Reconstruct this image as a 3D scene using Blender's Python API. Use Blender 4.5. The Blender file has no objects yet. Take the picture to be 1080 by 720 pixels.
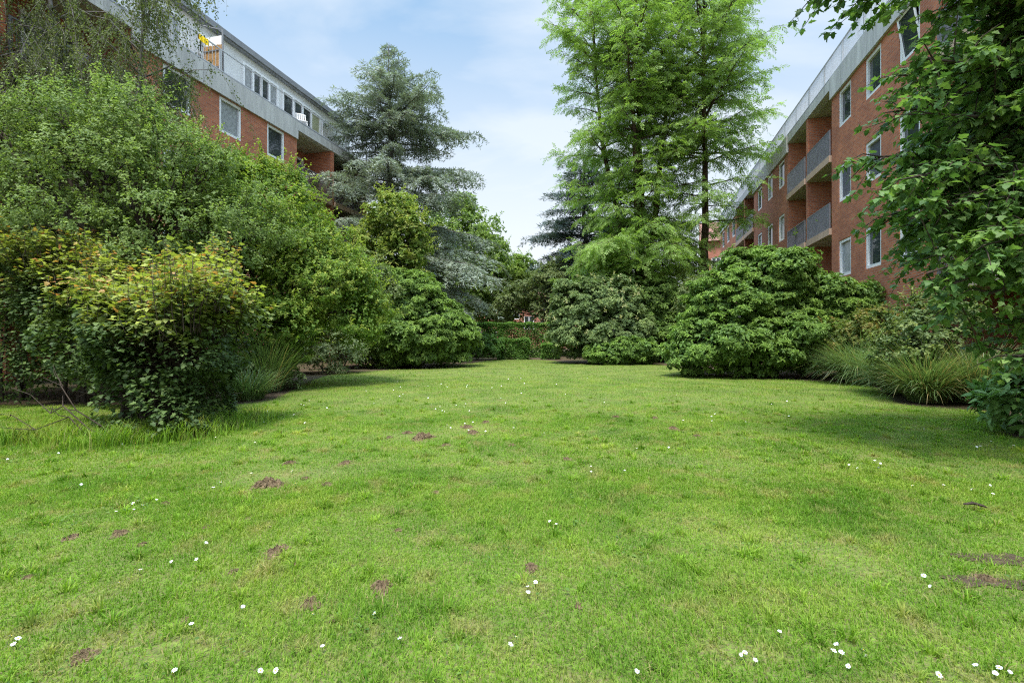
import bpy, math
import numpy as np

rng = np.random.default_rng(11)
SC = bpy.context.scene
COL = SC.collection
EYE = 1.25                      # camera height
FPX = 520.0                     # focal length in pixels of a 1080 wide picture
HZ = 356.0                      # row of the horizon


def wx(X, Y):
    return (X - 540.0) / FPX * Y


def wz(y, Y):
    return EYE + (HZ - y) / FPX * Y


def gp(X, y):
    """ground point seen at photo pixel X, y"""
    Y = EYE * FPX / (y - HZ)
    return (wx(X, Y), Y)


# ------------------------------------------------------------------ mesh helpers
def make_mesh(name, V, F, mats, attrs=None, fmat=None, smooth=False):
    """V (n,3); F list of integer arrays (m,k)."""
    me = bpy.data.meshes.new(name)
    V = np.asarray(V, np.float32)
    F = [np.asarray(f, np.int32) for f in (F if isinstance(F, list) else [F]) if len(f)]
    me.vertices.add(len(V))
    me.vertices.foreach_set('co', V.ravel())
    tot = np.concatenate([np.full(len(f), f.shape[1], np.int32) for f in F])
    loops = np.concatenate([f.ravel() for f in F])
    start = np.concatenate([[0], np.cumsum(tot)[:-1]]).astype(np.int32)
    me.loops.add(len(loops))
    me.loops.foreach_set('vertex_index', loops)
    me.polygons.add(len(tot))
    me.polygons.foreach_set('loop_start', start)
    if fmat is not None:
        me.polygons.foreach_set('material_index', np.asarray(fmat, np.int32))
    me.polygons.foreach_set('use_smooth', np.full(len(tot), bool(smooth)))
    for k, a in (attrs or {}).items():
        at = me.attributes.new(k, 'FLOAT', 'POINT')
        at.data.foreach_set('value', np.asarray(a, np.float32))
    for m in (mats if isinstance(mats, (list, tuple)) else [mats]):
        me.materials.append(m)
    me.update(calc_edges=True)
    return me


def link(name, me, parent=None):
    o = bpy.data.objects.new(name, me)
    COL.objects.link(o)
    if parent is not None:
        o.parent = parent
    return o


def empty(name, loc=(0, 0, 0)):
    o = bpy.data.objects.new(name, None)
    o.empty_display_size = 0.3
    COL.objects.link(o)
    o.location = loc
    return o


def tag(o, label=None, cat=None, group=None, kind=None):
    for k, v in (('label', label), ('category', cat), ('group', group), ('kind', kind)):
        if v:
            o[k] = v
    return o


class MB:
    """collects quads/tris of boxes, tubes and plates for one mesh object"""
    def __init__(self):
        self.V, self.Q, self.T, self.n = [], [], [], 0

    def add(self, V, Q=None, T=None):
        V = np.asarray(V, float)
        self.V.append(V)
        if Q is not None and len(Q):
            self.Q.append(np.asarray(Q, int) + self.n)
        if T is not None and len(T):
            self.T.append(np.asarray(T, int) + self.n)
        self.n += len(V)

    def box(self, x0, x1, y0, y1, z0, z1):
        x0, x1 = min(x0, x1), max(x0, x1)
        y0, y1 = min(y0, y1), max(y0, y1)
        V = [(x, y, z) for z in (z0, z1) for y in (y0, y1) for x in (x0, x1)]
        Q = [(0, 2, 3, 1), (4, 5, 7, 6), (0, 1, 5, 4), (2, 6, 7, 3), (0, 4, 6, 2), (1, 3, 7, 5)]
        self.add(V, Q)

    def quad(self, a, b, c, d):
        self.add([a, b, c, d], [(0, 1, 2, 3)])

    def tube(self, P, R, sides=6, cap=True):
        P = np.asarray(P, float)
        R = np.broadcast_to(np.asarray(R, float), (len(P),))
        T = np.gradient(P, axis=0)
        T /= np.linalg.norm(T, axis=1)[:, None] + 1e-9
        ref = np.where(np.abs(T[:, 2:3]) > 0.9, [[1., 0, 0]], [[0, 0, 1.]])
        U = np.cross(T, ref)
        U /= np.linalg.norm(U, axis=1)[:, None] + 1e-9
        W = np.cross(T, U)
        a = np.arange(sides) * 2 * math.pi / sides
        V = P[:, None] + R[:, None, None] * (np.cos(a)[None, :, None] * U[:, None] + np.sin(a)[None, :, None] * W[:, None])
        n = len(P)
        i = np.arange(n - 1)[:, None] * sides
        j = np.arange(sides)[None]
        j2 = (j + 1) % sides
        Q = np.stack([i + j, i + j2, i + sides + j2, i + sides + j], -1).reshape(-1, 4)
        V = V.reshape(-1, 3)
        T3 = []
        if cap:
            V = np.vstack([V, P[-1:]])
            b = (n - 1) * sides
            T3 = [(b + k, b + (k + 1) % sides, len(V) - 1) for k in range(sides)]
        self.add(V, Q, T3)

    def mesh(self, name, mats, smooth=False):
        return make_mesh(name, np.vstack(self.V), ([np.vstack(self.Q)] if self.Q else []) + ([np.vstack(self.T)] if self.T else []), mats, smooth=smooth)

    def build(self, name, mats, parent=None, smooth=False):
        return link(name, self.mesh(name, mats, smooth), parent)


def nrm(a):
    return a / (np.linalg.norm(a, axis=-1, keepdims=True) + 1e-9)


def curve_path(a, b, n=5, sag=0.0, wob=0.1):
    a, b = np.asarray(a, float), np.asarray(b, float)
    t = np.linspace(0, 1, n)[:, None]
    L = np.linalg.norm(b - a)
    P = a + (b - a) * t
    w = rng.normal(0, wob * L, (n, 3)) * np.sin(t * math.pi)
    P = P + w
    P[:, 2] += sag * L * np.sin(t[:, 0] * math.pi)
    return P


# ------------------------------------------------------------------ materials
def new_mat(name):
    m = bpy.data.materials.new(name)
    m.use_nodes = True
    nt = m.node_tree
    nt.nodes.clear()
    return m, nt, nt.nodes, nt.links


def val(ns, v):
    n = ns.new('ShaderNodeValue')
    n.outputs[0].default_value = v
    return n.outputs[0]


def mixc(nt, fac, a, b, blend='MIX'):
    n = nt.nodes.new('ShaderNodeMix')
    n.data_type = 'RGBA'
    n.blend_type = blend
    for s, v in ((0, fac), (6, a), (7, b)):
        if hasattr(v, 'is_output'):
            nt.links.new(v, n.inputs[s])
        elif s == 0:
            n.inputs[0].default_value = v
        else:
            n.inputs[s].default_value = (*v, 1) if len(v) == 3 else v
    return n.outputs[2]


def noise(nt, scale, detail=4, rough=0.55, vec=None, dist=0.0):
    n = nt.nodes.new('ShaderNodeTexNoise')
    n.inputs['Scale'].default_value = scale
    n.inputs['Detail'].default_value = detail
    n.inputs['Roughness'].default_value = rough
    n.inputs['Distortion'].default_value = dist
    if vec is not None:
        nt.links.new(vec, n.inputs['Vector'])
    return n.outputs[0]


def ramp(nt, fac, stops):
    n = nt.nodes.new('ShaderNodeValToRGB')
    e = n.color_ramp.elements
    while len(e) < len(stops):
        e.new(0.5)
    for k, (p, c) in enumerate(stops):
        e[k].position = p
        e[k].color = (*c, 1) if not np.isscalar(c) else (c, c, c, 1)
    nt.links.new(fac, n.inputs[0])
    return n.outputs[0]


def attr(nt, name):
    n = nt.nodes.new('ShaderNodeAttribute')
    n.attribute_name = name
    return n.outputs['Fac']


def pos(nt):
    return nt.nodes.new('ShaderNodeNewGeometry').outputs['Position']


def objco(nt):
    return nt.nodes.new('ShaderNodeTexCoord').outputs['Object']


def finish(m, nt, base, rough=0.6, spec=0.3, bump=None, trans=0.0, transcol=None, metal=0.0):
    p = nt.nodes.new('ShaderNodeBsdfPrincipled')
    if hasattr(base, 'is_output'):
        nt.links.new(base, p.inputs['Base Color'])
    else:
        p.inputs['Base Color'].default_value = (*base, 1)
    p.inputs['Roughness'].default_value = rough
    p.inputs['Specular IOR Level'].default_value = spec
    p.inputs['Metallic'].default_value = metal
    if bump is not None:
        b = nt.nodes.new('ShaderNodeBump')
        b.inputs['Strength'].default_value = bump[1]
        b.inputs['Distance'].default_value = bump[2]
        nt.links.new(bump[0], b.inputs['Height'])
        nt.links.new(b.outputs[0], p.inputs['Normal'])
    out = nt.nodes.new('ShaderNodeOutputMaterial')
    sh = p.outputs[0]
    if trans > 0:
        t = nt.nodes.new('ShaderNodeBsdfTranslucent')
        c = transcol if transcol is not None else base
        if hasattr(c, 'is_output'):
            nt.links.new(c, t.inputs['Color'])
        else:
            t.inputs['Color'].default_value = (*c, 1)
        mx = nt.nodes.new('ShaderNodeMixShader')
        mx.inputs[0].default_value = trans
        nt.links.new(sh, mx.inputs[1])
        nt.links.new(t.outputs[0], mx.inputs[2])
        sh = mx.outputs[0]
    nt.links.new(sh, out.inputs['Surface'])
    return m


def leaf_mat(name, dark, mid, light, young=None, trans=0.38, rough=0.55, spec=0.22):
    m, nt, ns, lk = new_mat(name)
    c = ramp(nt, attr(nt, 'tint'), [(0.0, dark), (0.5, mid), (1.0, light)])
    if young is not None:
        c = mixc(nt, attr(nt, 'young'), c, young)
    t = mixc(nt, 0.55, c, (0.20, 0.26, 0.03), 'MIX')
    tc = mixc(nt, 1.0, c, (1.25, 1.35, 0.7), 'MULTIPLY')
    return finish(m, nt, c, rough, spec, trans=trans, transcol=tc)


def plain(name, col, rough=0.6, spec=0.3, var=0.15, scale=3.0, metal=0.0):
    m, nt, ns, lk = new_mat(name)
    n = noise(nt, scale, 5, 0.6, objco(nt))
    a = tuple(max(0, c * (1 - var)) for c in col)
    b = tuple(min(1, c * (1 + var)) for c in col)
    return finish(m, nt, ramp(nt, n, [(0.3, a), (0.7, b)]), rough, spec, metal=metal)


def bark_mat(name, a, b, scale=6):
    m, nt, ns, lk = new_mat(name)
    mp = ns.new('ShaderNodeMapping')
    mp.inputs['Scale'].default_value = (1, 1, 0.18)
    lk.new(pos(nt), mp.inputs['Vector'])
    n = noise(nt, scale, 6, 0.65, mp.outputs[0])
    return finish(m, nt, ramp(nt, n, [(0.3, a), (0.7, b)]), 0.85, 0.15, bump=(n, 0.7, 0.04))


def brick_mat(name, c1, c2, mortar):
    m, nt, ns, lk = new_mat(name)
    co = objco(nt)
    sep = ns.new('ShaderNodeSeparateXYZ')
    lk.new(co, sep.inputs[0])
    ad = ns.new('ShaderNodeMath')
    lk.new(sep.outputs[0], ad.inputs[0])
    lk.new(sep.outputs[1], ad.inputs[1])
    cb = ns.new('ShaderNodeCombineXYZ')
    lk.new(ad.outputs[0], cb.inputs[0])
    lk.new(sep.outputs[2], cb.inputs[1])
    br = ns.new('ShaderNodeTexBrick')
    lk.new(cb.outputs[0], br.inputs['Vector'])
    br.inputs['Scale'].default_value = 1.0
    br.inputs['Brick Width'].default_value = 0.235
    br.inputs['Row Height'].default_value = 0.077
    br.inputs['Mortar Size'].default_value = 0.009
    br.inputs['Mortar Smooth'].default_value = 0.2
    br.inputs['Bias'].default_value = -0.1
    br.inputs['Color1'].default_value = (*c1, 1)
    br.inputs['Color2'].default_value = (*c2, 1)
    br.inputs['Mortar'].default_value = (*mortar, 1)
    n1 = noise(nt, 0.7, 6, 0.6, co)
    n2 = noise(nt, 9.0, 3, 0.6, co)
    c = mixc(nt, ramp(nt, n1, [(0.40, 0.0), (0.70, 0.6)]), br.outputs['Color'], (0.23, 0.095, 0.06))
    c = mixc(nt, ramp(nt, n2, [(0.45, 0.0), (0.75, 0.5)]), c, (0.36, 0.15, 0.085))
    return finish(m, nt, c, 0.85, 0.2, bump=(br.outputs['Fac'], -0.5, 0.01))


def concrete_mat(name, col, streak=0.35):
    m, nt, ns, lk = new_mat(name)
    mp = ns.new('ShaderNodeMapping')
    mp.inputs['Scale'].default_value = (3.0, 3.0, 0.35)
    co = objco(nt)
    lk.new(co, mp.inputs['Vector'])
    n = noise(nt, 1.6, 6, 0.65, mp.outputs[0])
    n2 = noise(nt, 0.8, 6, 0.6, co)
    a = tuple(c * (1 - streak) for c in col)
    c = ramp(nt, n, [(0.3, a), (0.62, col)])
    c = mixc(nt, ramp(nt, n2, [(0.4, 0.0), (0.8, 0.35)]), c, tuple(x * 0.6 for x in col))
    return finish(m, nt, c, 0.85, 0.2)


def glass_mat(name, col=(0.025, 0.03, 0.032)):
    m, nt, ns, lk = new_mat(name)
    n = noise(nt, 0.6, 2, 0.5, objco(nt))
    c = ramp(nt, n, [(0.35, col), (0.7, tuple(x * 2.2 for x in col))])
    return finish(m, nt, c, 0.03, 0.9, bump=(noise(nt, 1.2, 1, 0.5, objco(nt)), 0.06, 0.05))


M = {}
M['brick'] = brick_mat('red brick', (0.57, 0.185, 0.080), (0.35, 0.098, 0.046), (0.36, 0.27, 0.21))
M['brick_far'] = brick_mat('far brick', (0.42, 0.15, 0.09), (0.33, 0.10, 0.06), (0.32, 0.24, 0.2))
M['concrete'] = concrete_mat('weathered concrete', (0.58, 0.57, 0.54))
M['slab'] = concrete_mat('warm slab', (0.56, 0.40, 0.29), 0.2)
M['soffit'] = concrete_mat('painted soffit', (0.42, 0.40, 0.30), 0.12)
M['render'] = plain('white render', (0.70, 0.70, 0.68), 0.8, 0.2, 0.05)
M['white'] = plain('white frame paint', (0.80, 0.80, 0.79), 0.45, 0.4, 0.03)
M['roofing'] = plain('grey roof edge', (0.22, 0.225, 0.235), 0.6, 0.3, 0.12)
M['steel'] = plain('dark railing steel', (0.13, 0.13, 0.14), 0.5, 0.5, 0.1)
M['rail_light'] = plain('grey railing', (0.45, 0.46, 0.47), 0.45, 0.5, 0.1)
M['mesh_panel'] = plain('grey mesh railing', (0.17, 0.165, 0.18), 0.55, 0.4, 0.2, 8)
M['glass'] = glass_mat('window glass')
M['blind'] = plain('dark grey blind', (0.07, 0.075, 0.10), 0.4, 0.5, 0.2)
M['curtain'] = plain('pale curtain', (0.30, 0.31, 0.31), 0.25, 0.6, 0.35, 9)
M['green_blind'] = plain('olive blind', (0.36, 0.37, 0.22), 0.5, 0.4, 0.08)
M['bamboo'] = plain('bamboo cane', (0.38, 0.22, 0.09), 0.7, 0.2, 0.35, 14)
M['yellow'] = plain('yellow cloth', (0.85, 0.58, 0.02), 0.8, 0.1, 0.08)
M['roof_tile'] = plain('brown roof tiles', (0.20, 0.10, 0.075), 0.8, 0.2, 0.2)
M['blue'] = plain('blue cloth', (0.10, 0.16, 0.45), 0.7, 0.2, 0.1)
M['bark'] = bark_mat('dark bark', (0.022, 0.017, 0.012), (0.085, 0.066, 0.05))
M['bark_red'] = bark_mat('reddish fibrous bark', (0.028, 0.018, 0.013), (0.11, 0.068, 0.045), 5)
M['bark_grey'] = bark_mat('grey bark', (0.05, 0.045, 0.04), (0.17, 0.155, 0.135))
M['bark_birch'] = bark_mat('birch bark', (0.03, 0.027, 0.024), (0.28, 0.26, 0.24), 9)

M['l_hedge'] = leaf_mat('field maple leaf', (0.036, 0.064, 0.020), (0.072, 0.118, 0.032), (0.14, 0.205, 0.055), (0.34, 0.37, 0.065), 0.36, 0.52, 0.25)
M['l_hedge_tip'] = leaf_mat('field maple red tip', (0.36, 0.15, 0.05), (0.40, 0.22, 0.06), (0.38, 0.29, 0.07), None, 0.4, 0.45, 0.3)
M['l_grey'] = leaf_mat('grey green leaf', (0.082, 0.128, 0.046), (0.154, 0.212, 0.075), (0.308, 0.355, 0.114), (0.328, 0.407, 0.075), 0.38, 0.52, 0.25)
M['l_mixed'] = leaf_mat('soft green leaf', (0.079, 0.125, 0.037), (0.151, 0.219, 0.069), (0.276, 0.350, 0.119), (0.289, 0.388, 0.088), 0.4)
M['l_bright'] = leaf_mat('bright green leaf', (0.072, 0.129, 0.025), (0.138, 0.229, 0.037), (0.244, 0.358, 0.057), (0.390, 0.415, 0.072), 0.42)
M['l_birch'] = leaf_mat('birch leaf', (0.069, 0.094, 0.035), (0.125, 0.156, 0.056), (0.200, 0.225, 0.081), None, 0.4)
M['l_yellow'] = leaf_mat('yellow green leaf', (0.102, 0.162, 0.036), (0.188, 0.276, 0.055), (0.312, 0.406, 0.082), (0.407, 0.389, 0.097), 0.42)
M['l_brown'] = leaf_mat('brownish leaf', (0.097, 0.132, 0.051), (0.171, 0.217, 0.085), (0.291, 0.320, 0.129), None, 0.36)
M['l_sage'] = leaf_mat('sage leaf', (0.129, 0.174, 0.091), (0.228, 0.287, 0.144), (0.377, 0.424, 0.228), None, 0.35)
M['l_rhodo'] = leaf_mat('rhododendron leaf', (0.067, 0.114, 0.028), (0.121, 0.201, 0.044), (0.221, 0.324, 0.072), (0.335, 0.473, 0.086), 0.3, 0.52, 0.25)
M['l_rhodo_light'] = leaf_mat('light rhododendron leaf', (0.065, 0.118, 0.030), (0.121, 0.210, 0.044), (0.210, 0.323, 0.067), (0.319, 0.466, 0.090), 0.33, 0.52, 0.25)
M['l_rhodo_olive'] = leaf_mat('olive rhododendron leaf', (0.086, 0.136, 0.055), (0.142, 0.208, 0.076), (0.256, 0.336, 0.128), (0.381, 0.455, 0.162), 0.3, 0.52, 0.25)
M['l_cedar'] = leaf_mat('blue cedar needle', (0.121, 0.156, 0.116), (0.210, 0.255, 0.193), (0.355, 0.396, 0.303), None, 0.18, 0.5, 0.3)
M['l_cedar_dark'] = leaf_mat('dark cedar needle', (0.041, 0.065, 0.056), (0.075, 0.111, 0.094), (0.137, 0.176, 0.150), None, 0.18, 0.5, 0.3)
M['l_redwood'] = leaf_mat('dawn redwood needle', (0.106, 0.183, 0.039), (0.190, 0.302, 0.065), (0.297, 0.431, 0.106), (0.352, 0.484, 0.130), 0.45, 0.5, 0.25)
M['l_back'] = leaf_mat('distant leaf', (0.121, 0.191, 0.051), (0.211, 0.306, 0.073), (0.362, 0.460, 0.114), None, 0.4)
M['l_box'] = leaf_mat('clipped hedge leaf', (0.054, 0.117, 0.029), (0.108, 0.215, 0.043), (0.198, 0.340, 0.071), (0.287, 0.448, 0.090), 0.35)
M['l_near'] = leaf_mat('near tree leaf', (0.048, 0.105, 0.028), (0.092, 0.184, 0.046), (0.182, 0.296, 0.078), (0.273, 0.400, 0.105), 0.40, 0.52, 0.25)
M['l_laurel'] = leaf_mat('laurel leaf', (0.076, 0.155, 0.042), (0.128, 0.242, 0.062), (0.214, 0.340, 0.096), None, 0.3, 0.52, 0.25)
M['l_orange'] = leaf_mat('orange tinged leaf', (0.084, 0.152, 0.033), (0.168, 0.202, 0.050), (0.318, 0.215, 0.066), None, 0.4)
M['g_blade'] = leaf_mat('ornamental grass blade', (0.079, 0.132, 0.040), (0.145, 0.224, 0.073), (0.264, 0.343, 0.145), (0.475, 0.356, 0.172), 0.35, 0.4, 0.4)
M['cream'] = leaf_mat('cream blossom', (0.42, 0.42, 0.20), (0.52, 0.50, 0.27), (0.62, 0.58, 0.38), None, 0.4)
M['weed'] = leaf_mat('clover leaf', (0.054, 0.110, 0.020), (0.090, 0.170, 0.028), (0.144, 0.230, 0.040), None, 0.35)


def lawn_colour(nt):
    """colour of the grass itself: fresh and dry patches, the same for sheet and blades"""
    p = pos(nt)
    n1 = noise(nt, 1.0, 6, 0.65, p)
    n2 = noise(nt, 3.2, 5, 0.65, p)
    c = ramp(nt, n1, [(0.34, (0.098, 0.205, 0.018)), (0.50, (0.165, 0.290, 0.028)), (0.64, (0.240, 0.335, 0.045))])
    c = mixc(nt, ramp(nt, n2, [(0.52, 0.0), (0.68, 0.75)]), c, (0.31, 0.275, 0.095))
    return c


def grass_mat():
    m, nt, ns, lk = new_mat('lawn blade')
    c = lawn_colour(nt)
    c2 = mixc(nt, attr(nt, 'tint'), mixc(nt, 1.0, c, (0.48, 0.60, 0.50), 'MULTIPLY'), mixc(nt, 1.0, c, (1.6, 1.42, 1.6), 'MULTIPLY'))
    c3 = mixc(nt, attr(nt, 'young'), c2, (0.36, 0.30, 0.13))
    return finish(m, nt, c3, 0.6, 0.14, trans=0.45, transcol=mixc(nt, 1.0, c3, (1.3, 1.35, 0.6), 'MULTIPLY'))


def lawn_sheet_mat():
    m, nt, ns, lk = new_mat('lawn sheet')
    c = lawn_colour(nt)
    p = pos(nt)
    n = noise(nt, 38, 4, 0.7, p)
    c = mixc(nt, ramp(nt, n, [(0.35, 0.9), (0.68, 0.1)]), c, (0.07, 0.075, 0.025))
    n4 = noise(nt, 90, 3, 0.7, p)
    c = mixc(nt, ramp(nt, n4, [(0.45, 0.0), (0.62, 0.75)]), c, (0.15, 0.115, 0.06))
    n3 = noise(nt, 1.3, 5, 0.65, p)
    c = mixc(nt, ramp(nt, n3, [(0.66, 0.0), (0.78, 0.7)]), c, (0.13, 0.085, 0.045))
    return finish(m, nt, c, 0.9, 0.1, bump=(n, 0.8, 0.03))


def soil_mat(name='soil'):
    m, nt, ns, lk = new_mat(name)
    p = pos(nt)
    n = noise(nt, 22, 6, 0.7, p)
    n2 = noise(nt, 0.9, 4, 0.6, p)
    c = ramp(nt, n, [(0.3, (0.045, 0.032, 0.021)), (0.55, (0.095, 0.067, 0.043)), (0.8, (0.18, 0.14, 0.092))])
    c = mixc(nt, ramp(nt, n2, [(0.45, 0.0), (0.7, 0.6)]), c, (0.06, 0.085, 0.025))
    return finish(m, nt, c, 0.95, 0.1, bump=(n, 0.9, 0.04))


M['grass'] = grass_mat()
M['lawn'] = lawn_sheet_mat()
M['soil'] = soil_mat()
M['clod'] = plain('crumbly earth', (0.125, 0.088, 0.050), 0.95, 0.1, 0.6, 45)
M['petal'] = plain('daisy petal', (0.82, 0.82, 0.80), 0.6, 0.2, 0.03)
M['pollen'] = plain('daisy centre', (0.75, 0.50, 0.03), 0.7, 0.2, 0.1)
M['twig'] = bark_mat('dead twig', (0.03, 0.022, 0.016), (0.08, 0.06, 0.045), 20)
M['flag'] = concrete_mat('grey paving', (0.36, 0.35, 0.33), 0.2)

# ------------------------------------------------------------------ leaf templates (tip towards +Y, top side +Z, length 1)
RHOMB = (np.array([(0, 0, 0), (0.30, 0.45, 0.07), (0, 1, -0.10), (-0.30, 0.45, 0.07)]), np.array([(0, 1, 2, 3)]))
LANCE = (np.array([(0, 0, 0), (0.16, 0.5, 0.05), (0, 1, -0.14), (-0.16, 0.5, 0.05)]), np.array([(0, 1, 2, 3)]))
_h = [(0.0, 0.0), (0.30, 0.00), (0.24, 0.16), (0.56, 0.40), (0.30, 0.46), (0.27, 0.70), (0.0, 1.0)]
_o = _h + [(-x, y) for x, y in _h[-2:0:-1]]
MAPLE = (np.array([(x, y, 0.16 * abs(x) - 0.22 * y * y) for x, y in _o]), np.array([tuple(range(len(_o)))]))
_h = [(0.0, 0.0), (0.20, 0.06), (0.34, 0.28), (0.30, 0.55), (0.14, 0.82), (0.0, 1.0)]
_o2 = _h + [(-x, y) for x, y in _h[-2:0:-1]]
OVAL = (np.array([(x, y, 0.22 * abs(x) - 0.25 * y * y) for x, y in _o2]), np.array([tuple(range(len(_o2)))]))
_h = [(0.0, 0.0), (0.10, 0.10), (0.17, 0.38), (0.15, 0.65), (0.06, 0.9), (0.0, 1.0)]
_o3 = _h + [(-x, y) for x, y in _h[-2:0:-1]]
LAUREL = (np.array([(x, y, 0.25 * abs(x) - 0.22 * y * y) for x, y in _o3]), np.array([tuple(range(len(_o3)))]))


def spray_template(n, lw, ll, ang, up=0.0, taper=0.5):
    """flat feather of n leaflet pairs along +Y"""
    V, Q = [], []
    r = np.random.default_rng(3)
    for i in range(n):
        t = (i + 0.6) / n
        for s in (-1, 1):
            a = math.radians(ang) + r.normal(0, 0.15)
            l = ll * (1 - taper * t) * r.uniform(0.8, 1.15)
            d = np.array([s * math.sin(a), math.cos(a), up + r.normal(0, 0.16)])
            b = np.array([0, t * 0.85, -0.22 * t * t])
            w = np.array([-d[1], d[0], 0]) * lw
            k = len(V)
            V += [b - w * 0.3, b + d * l * 0.55 - w, b + d * l, b + d * l * 0.55 + w]
            Q.append((k, k + 1, k + 2, k + 3))
    return np.array(V), np.array(Q)


FEATHER = spray_template(8, 0.040, 0.34, 48)


def tuft_template(n):
    V, Q = [], []
    r = np.random.default_rng(5)
    for i in range(n):
        a = i * 2.39
        e = r.uniform(-0.15, 0.9)
        d = np.array([math.cos(a) * math.cos(e), 0.55 + math.sin(a) * math.cos(e) * 0.6, math.sin(e)])
        b = np.array([0, r.uniform(0, 0.6), 0])
        w = np.cross(d, [0, 0, 1.0])
        w = w / np.linalg.norm(w) * 0.085
        k = len(V)
        V += [b - w * 0.4, b + d * 0.45 - w, b + d * 0.9, b + d * 0.45 + w]
        Q.append((k, k + 1, k + 2, k + 3))
    return np.array(V), np.array(Q)


TUFT = tuft_template(6)


def frames(d, hint):
    Yv = nrm(d)
    Z = hint - (hint * Yv).sum(1, keepdims=True) * Yv
    Z = nrm(Z)
    X = np.cross(Yv, Z)
    return X, Yv, Z


def scatter(tpl, P, d, hint, size, tint, young=None):
    """copies of a template leaf -> V, F, attrs"""
    tv, tf = tpl
    X, Yv, Z = frames(np.asarray(d, float), np.asarray(hint, float))
    size = np.broadcast_to(np.asarray(size, float), (len(P),))
    V = tv[None, :, 0:1] * X[:, None] + tv[None, :, 1:2] * Yv[:, None] + tv[None, :, 2:3] * Z[:, None]
    V = P[:, None] + V * size[:, None, None]
    k = len(tv)
    F = tf[None] + (np.arange(len(P)) * k)[:, None, None]
    a = {'tint': np.repeat(np.clip(tint, 0, 1), k)}
    a['young'] = np.repeat(np.clip(young, 0, 1), k) if young is not None else np.zeros(len(P) * k)
    return V.reshape(-1, 3), F.reshape(-1, tf.shape[1]), a


def foliage(name, mat, parent, chunks):
    off, Vs, Fs, T, Yg = 0, [], [], [], []
    for V, F, a in chunks:
        Vs.append(V)
        Fs.append(F + off)
        T.append(a['tint'])
        Yg.append(a['young'])
        off += len(V)
    by = {}
    for f in Fs:
        by.setdefault(f.shape[1], []).append(f)
    me = make_mesh(name, np.vstack(Vs), [np.vstack(v) for v in by.values()], mat, {'tint': np.concatenate(T), 'young': np.concatenate(Yg)})
    return link(name, me, parent)


def sphere_dirs(n):
    return nrm(rng.normal(size=(n, 3)))


def lobe_clumps(lobes, n, shell=(0.72, 1.0), zmin=0.15, down=0.45):
    """points with outward normals on a union of ellipsoids (cx,cy,cz,rx,ry,rz)"""
    L = np.array(lobes, float)
    area = (L[:, 3] * L[:, 4] + L[:, 3] * L[:, 5] + L[:, 4] * L[:, 5])
    C, N, I = [], [], []
    tot = 0
    for _ in range(60):
        k = rng.choice(len(L), n * 2, p=area / area.sum())
        d = sphere_dirs(n * 2)
        keep = (d[:, 2] > -0.35) | (rng.random(n * 2) < down)
        k, d = k[keep], d[keep]
        r = rng.uniform(*shell, len(k))
        p = L[k, :3] + d * L[k, 3:] * r[:, None]
        inside = np.zeros(len(p), bool)
        for j in range(len(L)):
            q = (p - L[j, :3]) / L[j, 3:]
            inside |= ((q * q).sum(1) < 0.52) & (k != j)
        ok = ~inside & (p[:, 2] > zmin)
        C.append(p[ok])
        N.append(nrm(d[ok] / L[k[ok], 3:]))
        I.append(k[ok])
        tot += ok.sum()
        if tot >= n:
            break
    return np.vstack(C)[:n], np.vstack(N)[:n], np.concatenate(I)[:n]


def rosettes(C, N, per, cr, flat=0.7, up=0.75):
    """shoot tips on the upper outer dome of every clump"""
    n = len(C) * per
    c = np.repeat(C, per, 0)
    nn = np.repeat(N, per, 0)
    d = nrm(rng.normal(size=(n, 3)) * 0.75 + nn * 0.55 + np.array([0, 0, up]))
    r = np.repeat(rng.uniform(0.7, 1.3, len(C)), per) * cr
    p = c + d * (r * rng.uniform(0.55, 1.05, n))[:, None] * np.array([1, 1, flat])
    ax = nrm(d * 0.6 + nn * 0.35 + np.array([0, 0, 0.45]) + rng.normal(size=(n, 3)) * 0.2)
    return p, ax


def rosette_leaves(tpl, p, ax, per, size, tint, young=None, spread=(55, 100), jit=0.3, step=0.0):
    n = len(p) * per
    P = np.repeat(p, per, 0)
    A = np.repeat(ax, per, 0)
    ref = nrm(np.cross(A, rng.normal(size=(n, 3))))
    th = np.radians(rng.uniform(*spread, n))[:, None]
    d = A * np.cos(th) + ref * np.sin(th)
    if step:
        P = P - A * (rng.random(n) * step)[:, None]
    d = nrm(d + np.array([0, 0, -0.15]))
    hint = A + rng.normal(size=(n, 3)) * jit
    s = size * rng.uniform(0.65, 1.2, n)
    ti = np.repeat(tint, per) + rng.normal(0, 0.13, n)
    yo = None if young is None else np.repeat(young, per) * rng.uniform(0.6, 1.1, n)
    return scatter(tpl, P, d, hint, s, ti, yo)


def keep_in(C, N, I, f):
    ok = f(C)
    return C[ok], N[ok], I[ok]


def wood_to(mb, base, lobes, C, I, r0, n_twigs=70, forks=0.5, sides=5):
    """stems from the base into the lobes and on to some of the clumps"""
    base = np.asarray(base, float)
    for j, l in enumerate(lobes):
        c = np.array(l[:3], float)
        b = base + rng.normal(0, r0 * 2.0, 3) * np.array([1, 1, 0])
        P = curve_path(b, c, 6, 0.05, 0.04)
        mb.tube(P, np.linspace(r0, r0 * 0.45, 6), sides)
        idx = np.where(I == j)[0]
        m = min(len(idx), max(3, int(n_twigs / len(lobes))))
        for i in rng.choice(idx, m, replace=False) if m and len(idx) else []:
            s = P[rng.integers(2, 6)]
            mb.tube(curve_path(s, C[i], 4, 0.04, 0.05), np.linspace(r0 * 0.3, r0 * 0.08, 4), 4)


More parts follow.
